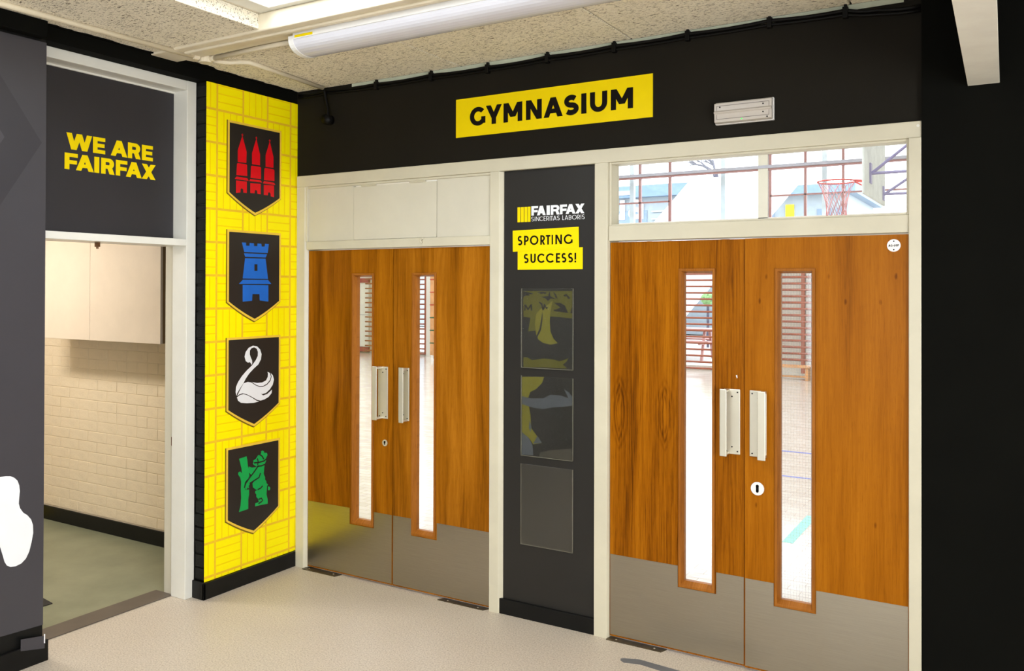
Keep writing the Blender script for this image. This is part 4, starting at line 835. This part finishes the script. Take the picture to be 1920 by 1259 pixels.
obj('column', B(-0.80, -0.60, 13.96, 14.1, 3.2, 4.58), PANELW, w3)
obj('rail', B(-9.93, 3.27, 13.94, 14.03, 4.262, 4.325), GREYM, w3); obj('rail', B(-9.93, 3.27, 13.97, 14.04, 4.222, 4.262), MULL, w3)
obj('rail', B(-5.3, -2.745, 13.98, 14.04, 3.668, 3.70), MULL, w3); obj('rail', B(-0.56, 3.27, 13.98, 14.04, 3.668, 3.70), MULL, w3)
obj('pane', B(-9.93, 3.27, 14.015, 14.02, 3.24, 4.55), GLASS, w3)
w4 = struct('window_4', MB().box(-9.95, -0.62, 13.98, 14.06, 2.96, 3.04).box(-9.95, -0.62, 13.98, 14.06, 0.03, 0.10), plain('pale_sill', (214, 206, 196), 0.5), 'lower gymnasium window behind the wall bars', 'window')
for x in (-9.93, -8.2, -6.8, -5.3, -3.9, -2.75, -1.45, -0.66): obj('mullion', B(x - .03, x + .03, 13.98, 14.05, 0.1, 2.97), MULL, w4)
obj('pane', B(-9.93, -0.66, 14.015, 14.02, 0.1, 2.97), GLASS, w4)

def wall_bars(x0, x1, y, z0, n, pitch, posts, label, r=0.019):
    t = thing('wall_bars', label, 'wall bars', ((x0 + x1) / 2, y, 0.0), 'gymnasium wall bars')
    for px_ in posts: obj('post', B(px_ - 0.035, px_ + 0.035, y - 0.03, y + 0.09, 0.06, z0 + n * pitch), GYMWOOD, t, 0.004)
    proto = None
    for i in range(n):
        z = z0 + i * pitch
        if proto is None: proto = obj('rung', MB().tube([(x0, y - 0.012, 0), (x1, y - 0.012, 0)], r, 8), GYMWOOD, t, 0, True); o = proto; b0 = proto.location.copy()
        else: o = clone(proto, 'rung', t, (0, 0, 0))
        o.location = (0, 0, z)
    return t
wall_bars(-3.0, -1.3, 13.35, 0.10, 22, 0.131, (-2.97, -1.33), 'wooden wall bars before the bright window, seen through the figured door', 0.021)
wall_bars(-0.62, 1.1, 13.75, 0.33, 20, 0.128, (-0.60, 0.158, 1.08), 'wooden wall bars on the pale wall, seen through the orange door', 0.024)
wall_bars(-9.95, -9.24, 13.80, 0.06, 22, 0.128, (-9.93, -9.26), 'wooden wall bars before the far window, seen through the door leaf beside the notice panel', 0.020)
wall_bars(-11.28, -10.9, 13.80, 0.08, 22, 0.128, (-11.0,), 'wooden wall bars far off, seen through the door leaf by the yellow wall', 0.020)
struct('trim_5', B(-9.22, -9.06, 13.75, 14.0, 0, 4.6), WHITE, 'white column beside the far wall bars of the gymnasium', 'column')
gd = thing('gym_board', 'white panel with red top and bottom rails on the far gymnasium wall', 'panel', (-11.5, 13.95, 0.0))
obj('panel_face', B(-11.78, -11.29, 13.93, 13.99, 0.16, 1.90), WHITE, gd)
for z in (0.03, 1.90): obj('rail', B(-11.80, -11.28, 13.90, 13.985, z, z + 0.12), plain('crimson_paint', (150, 50, 66), 0.4), gd)
obj('panel_joint', B(-11.78, -11.29, 13.925, 13.935, 1.02, 1.035), GREYM, gd)
vt = thing('vaulting_box', 'tall pine vaulting box with coloured section edges on castors', 'vaulting box', (-8.14, 13.1, 0.0))
for i in range(7):
    z = 0.12 + i * 0.31
    obj('section', B(-8.47, -7.8, 12.9, 13.3, z, z + 0.285), PINE, vt, 0.006)
    obj('section_edge', B(-8.475, -7.795, 12.893, 13.307, z + 0.285, z + 0.308), plain('red_edge', (190, 70, 40), 0.5) if i > 2 else plain('green_edge', (50, 96, 60), 0.5), vt)
for x in (-8.38, -7.9): obj('castor', MB().disc((13.0, 0.055), 0.05, 'x', x - 0.02, x + 0.02, 14).box(x - 0.03, x + 0.03, 12.97, 13.03, 0.09, 0.12), RUBBER, vt)

be = thing('gym_bench', 'low wooden bench before the wall bars, seen through the orange door', 'bench', (-0.6, 13.0, 0.0))
obj('seat', B(-0.75, 0.46, 12.88, 13.14, 0.243, 0.283), PINE, be, 0.004)
obj('rail', B(-0.65, 0.40, 12.98, 13.03, 0.05, 0.085), PINE, be, 0.003)
for x in (-0.62, 0.40): obj('leg', B(x - 0.03, x + 0.03, 12.9, 13.12, 0.0, 0.243), PINE, be, 0.004)

# basketball hoop and backboard
HX, HY, HZ, HR = 1.955, 7.18, 3.08, 0.222
hoop = thing('basketball_hoop', 'basketball hoop with netting and pale backboard seen through the fanlight', 'basketball hoop', (2.36, 7.18, 3.05))
obj('backboard', B(2.355, 2.385, 6.49, 8.20, 2.842, 3.90), plain('grey_board', (206, 210, 206), 0.6, var=0.06), hoop, 0.01)
RIM = plain('red_rim', (206, 60, 50), 0.4, var=0.05)
obj('rim', MB().tube([(HX + HR * math.cos(a * PI / 16), HY + HR * math.sin(a * PI / 16), HZ) for a in range(33)], 0.010, 8), RIM, hoop, 0, True)
obj('bracket', MB().tube([(HX + HR * 0.9, HY - 0.09, HZ), (2.355, HY - 0.07, HZ - 0.02)], 0.010).tube([(HX + HR * 0.9, HY + 0.09, HZ), (2.355, HY + 0.07, HZ - 0.02)], 0.010).tube([(HX + HR * 0.95, HY, HZ - 0.01), (2.355, HY, HZ - 0.12)], 0.010), RIM, hoop)
nt = MB(); N = 12
def npnt(k, lv):
    rad = [HR, HR * 0.80, HR * 0.66, HR * 0.57, HR * 0.52, HR * 0.54][lv]; a = 2 * PI * (k + 0.5 * (lv % 2)) / N
    return (HX + rad * math.cos(a), HY + rad * math.sin(a), HZ - 0.085 * lv)
for lv in range(5):
    for k in range(N):
        nt.tube([npnt(k, lv), npnt(k, lv + 1)], 0.0035, 4); nt.tube([npnt(k, lv), npnt(k - 1 if lv % 2 == 0 else k + 1, lv + 1)], 0.0035, 4)
n_ = obj('net', nt, plain('net_cord', (196, 130, 132), 0.7, var=0.2), hoop); n_['kind'] = 'stuff'
STRUT = plain('violet_grey_steel', (138, 130, 176), 0.4, var=0.05)
for (y0_, z0_, z1_) in ((6.8, 3.75, 3.80), (8.0, 3.75, 3.80), (6.9, 3.12, 3.14), (8.0, 2.98, 3.0)):
    obj('strut', MB().tube([(2.385, y0_, z0_), (5.58, y0_ + 0.1, z1_)], 0.018, 8), STRUT, hoop)
for (ya, za, zb) in ((6.9, 3.12, 4.2), (8.0, 2.98, 3.9)):
    obj('strut', MB().tube([(2.40, ya, za), (3.75, ya + 0.05, zb)], 0.018, 8), STRUT, hoop)
obj('wall_plate', MB().box(2.385, 2.40, 6.84, 6.96, 3.0, 3.24).box(2.385, 2.40, 6.72, 6.88, 3.68, 3.82).box(2.385, 2.40, 7.94, 8.06, 2.90, 3.08), STRUT, hoop)

# ---- outside the gymnasium windows
struct('ground', B(-60, 60, 14.2, 80, -0.12, -0.04), plain('pale_paving', (176, 176, 172), 0.8, var=0.06), 'pale paving outside the gymnasium windows', 'ground')
def house(x0, x1, y0, y1, h, ridge, label, glz):
    b = thing('school_building', label, 'building', ((x0 + x1) / 2, (y0 + y1) / 2, 0.0))
    obj('wall', B(x0, x1, y0, y1, 0, h), plain('pale_blue_cladding', (146, 158, 166), 0.6, var=0.04), b)
    obj('roof', B(x0 - 0.3, x1 + 0.3, y0 - 0.4, y1 + 0.3, h, ridge), plain('slate_roof', (104, 132, 160), 0.6, var=0.05), b)
    for i, (a, c) in enumerate(glz): obj('window', B(a, c, y0 - 0.03, y0 + 0.1, 0.8, h - 0.5), plain('dark_window', (108, 132, 156), 0.15, var=0.05), b)
    return b
hb = house(-24, -6.2, 28, 34, 5.40, 5.86, 'blue-grey building with flat roof and white letters beyond the gymnasium windows', ((-22.5, -20.5), (-19.5, -17.5), (-14.3, -12.2), (-10.6, -8.9)))
obj('lettering', word([('u', -10.45, -9.85), ('a', -9.70, -9.05)], 4.55, 5.35, 0.2, 'y', 27.93, 27.99), WHITEP, hb)
obj('fascia_band', B(-24, -9.30, 27.55, 27.6, 5.50, 5.66), WHITEP, hb)
for i in range(3): obj('blind', B(-8.7, -6.9, 27.93, 27.98, 4.2 + i * 0.30, 4.26 + i * 0.30), plain('pale_blind', (180, 190, 196), 0.6), hb)
h2 = house(-4.6, -1.35, 28, 34, 5.15, 5.50, 'low blue-grey building with a yellow panel beyond the basketball hoop', ((-4.4, -3.9), (-2.4, -1.9), (-1.75, -1.45)))
obj('yellow_panel', B(-3.50, -3.20, 27.95, 28.02, 0.5, 4.85), YELLOW, h2)
can = struct('trim_6', MB().prism([(-11.6, 0.0), (-6.30, 5.62), (-6.2, 5.70), (-2.4, 5.70), (-2.45, 5.4), (-7.15, 0.0)], 'y', 25.5, 25.7), plain('white_screen', (240, 240, 240), 0.6), 'white slanting screen wall outside the gymnasium windows', 'screen wall')
for x in (-3.82, -1.68, 0.44): struct('trim_7', B(x - 0.05, x + 0.05, 14.4, 14.5, 0, 5.2), plain('pale_post', (186, 204, 214), 0.5), 'pale post standing outside the gymnasium windows, %s' % {-3.82: 'left one in the fanlight', -1.68: 'middle one in the fanlight', 0.44: 'behind the basketball hoop'}[x], 'post')
tr = thing('bare_tree', 'bare tree with thin twigs against the white sky beyond the gymnasium', 'tree', (-5.6, 26.6, 0.0))
random.seed(3)
m = MB(); m.tube([(-5.6, 26.6, 0), (-5.5, 26.6, 4.6), (-5.7, 26.6, 6.05)], 0.10, 6); obj('trunk', m, plain('grey_bark', (60, 60, 78), 0.8), tr)
m = MB()
def twig(p, d, L, r, lv):
    q = p + d * L; m.tube([p, q], r, 4)
    if lv:
        for k in range(3): twig(p + d * L * random.uniform(0.5, 1.0), (d + Vector((random.uniform(-.8, .8), random.uniform(-.3, .3), random.uniform(-.4, .6)))).normalized(), L * 0.62, r * 0.6, lv - 1)
twig(Vector((-5.7, 26.6, 6.02)), Vector((-0.8, 0, 0.5)).normalized(), 0.55, 0.05, 4); twig(Vector((-5.7, 26.6, 6.05)), Vector((-0.2, 0, 0.8)).normalized(), 0.45, 0.045, 4)
obj('twigs', m, plain('grey_bark', (60, 60, 78), 0.8), tr)['kind'] = 'stuff'
sh_ = thing('shrub', 'small green clipped tree outside the gymnasium window behind the wall bars', 'shrub', (-4.1, 19.0, 0.0))
bm = bmesh.new(); bmesh.ops.create_icosphere(bm, subdivisions=3, radius=0.22)
for v in bm.verts: v.co *= random.uniform(0.82, 1.12)
m = MB(); m.add([(v.co.x - 4.15, v.co.y + 21.0, v.co.z * 0.9 + 1.47) for v in bm.verts], [tuple(v.index for v in f.verts) for f in bm.faces]); bm.free()
obj('foliage', m, plain('leaf_green', (104, 140, 84), 0.7, var=0.3, scale=12), sh_)['kind'] = 'stuff'
obj('stem', MB().tube([(-4.15, 21, 0), (-4.15, 21, 1.4)], 0.04, 6), plain('grey_bark', (60, 60, 78), 0.8), sh_)
ch = thing('picnic_table', 'red picnic table on the paving outside, seen between the wall bars', 'table', (-3.6, 17.2, 0.0))
RT = plain('red_table', (170, 120, 114), 0.5, var=0.08)
obj('table_top', B(-4.3, -2.7, 16.9, 17.6, 0.70, 0.75), RT, ch, 0.004)
for y_ in (16.55, 17.75): obj('seat', B(-4.3, -2.7, y_, y_ + 0.26, 0.42, 0.46), RT, ch, 0.004)
for x_ in (-4.05, -2.95): obj('leg', MB().box(x_ - .03, x_ + .03, 16.6, 17.95, 0.36, 0.42).prism([(16.75, -0.04), (16.83, -0.04), (17.1, 0.70), (17.02, 0.70)], 'x', x_ - .03, x_ + .03).prism([(17.75, -0.04), (17.67, -0.04), (17.4, 0.70), (17.48, 0.70)], 'x', x_ - .03, x_ + .03), RT, ch)
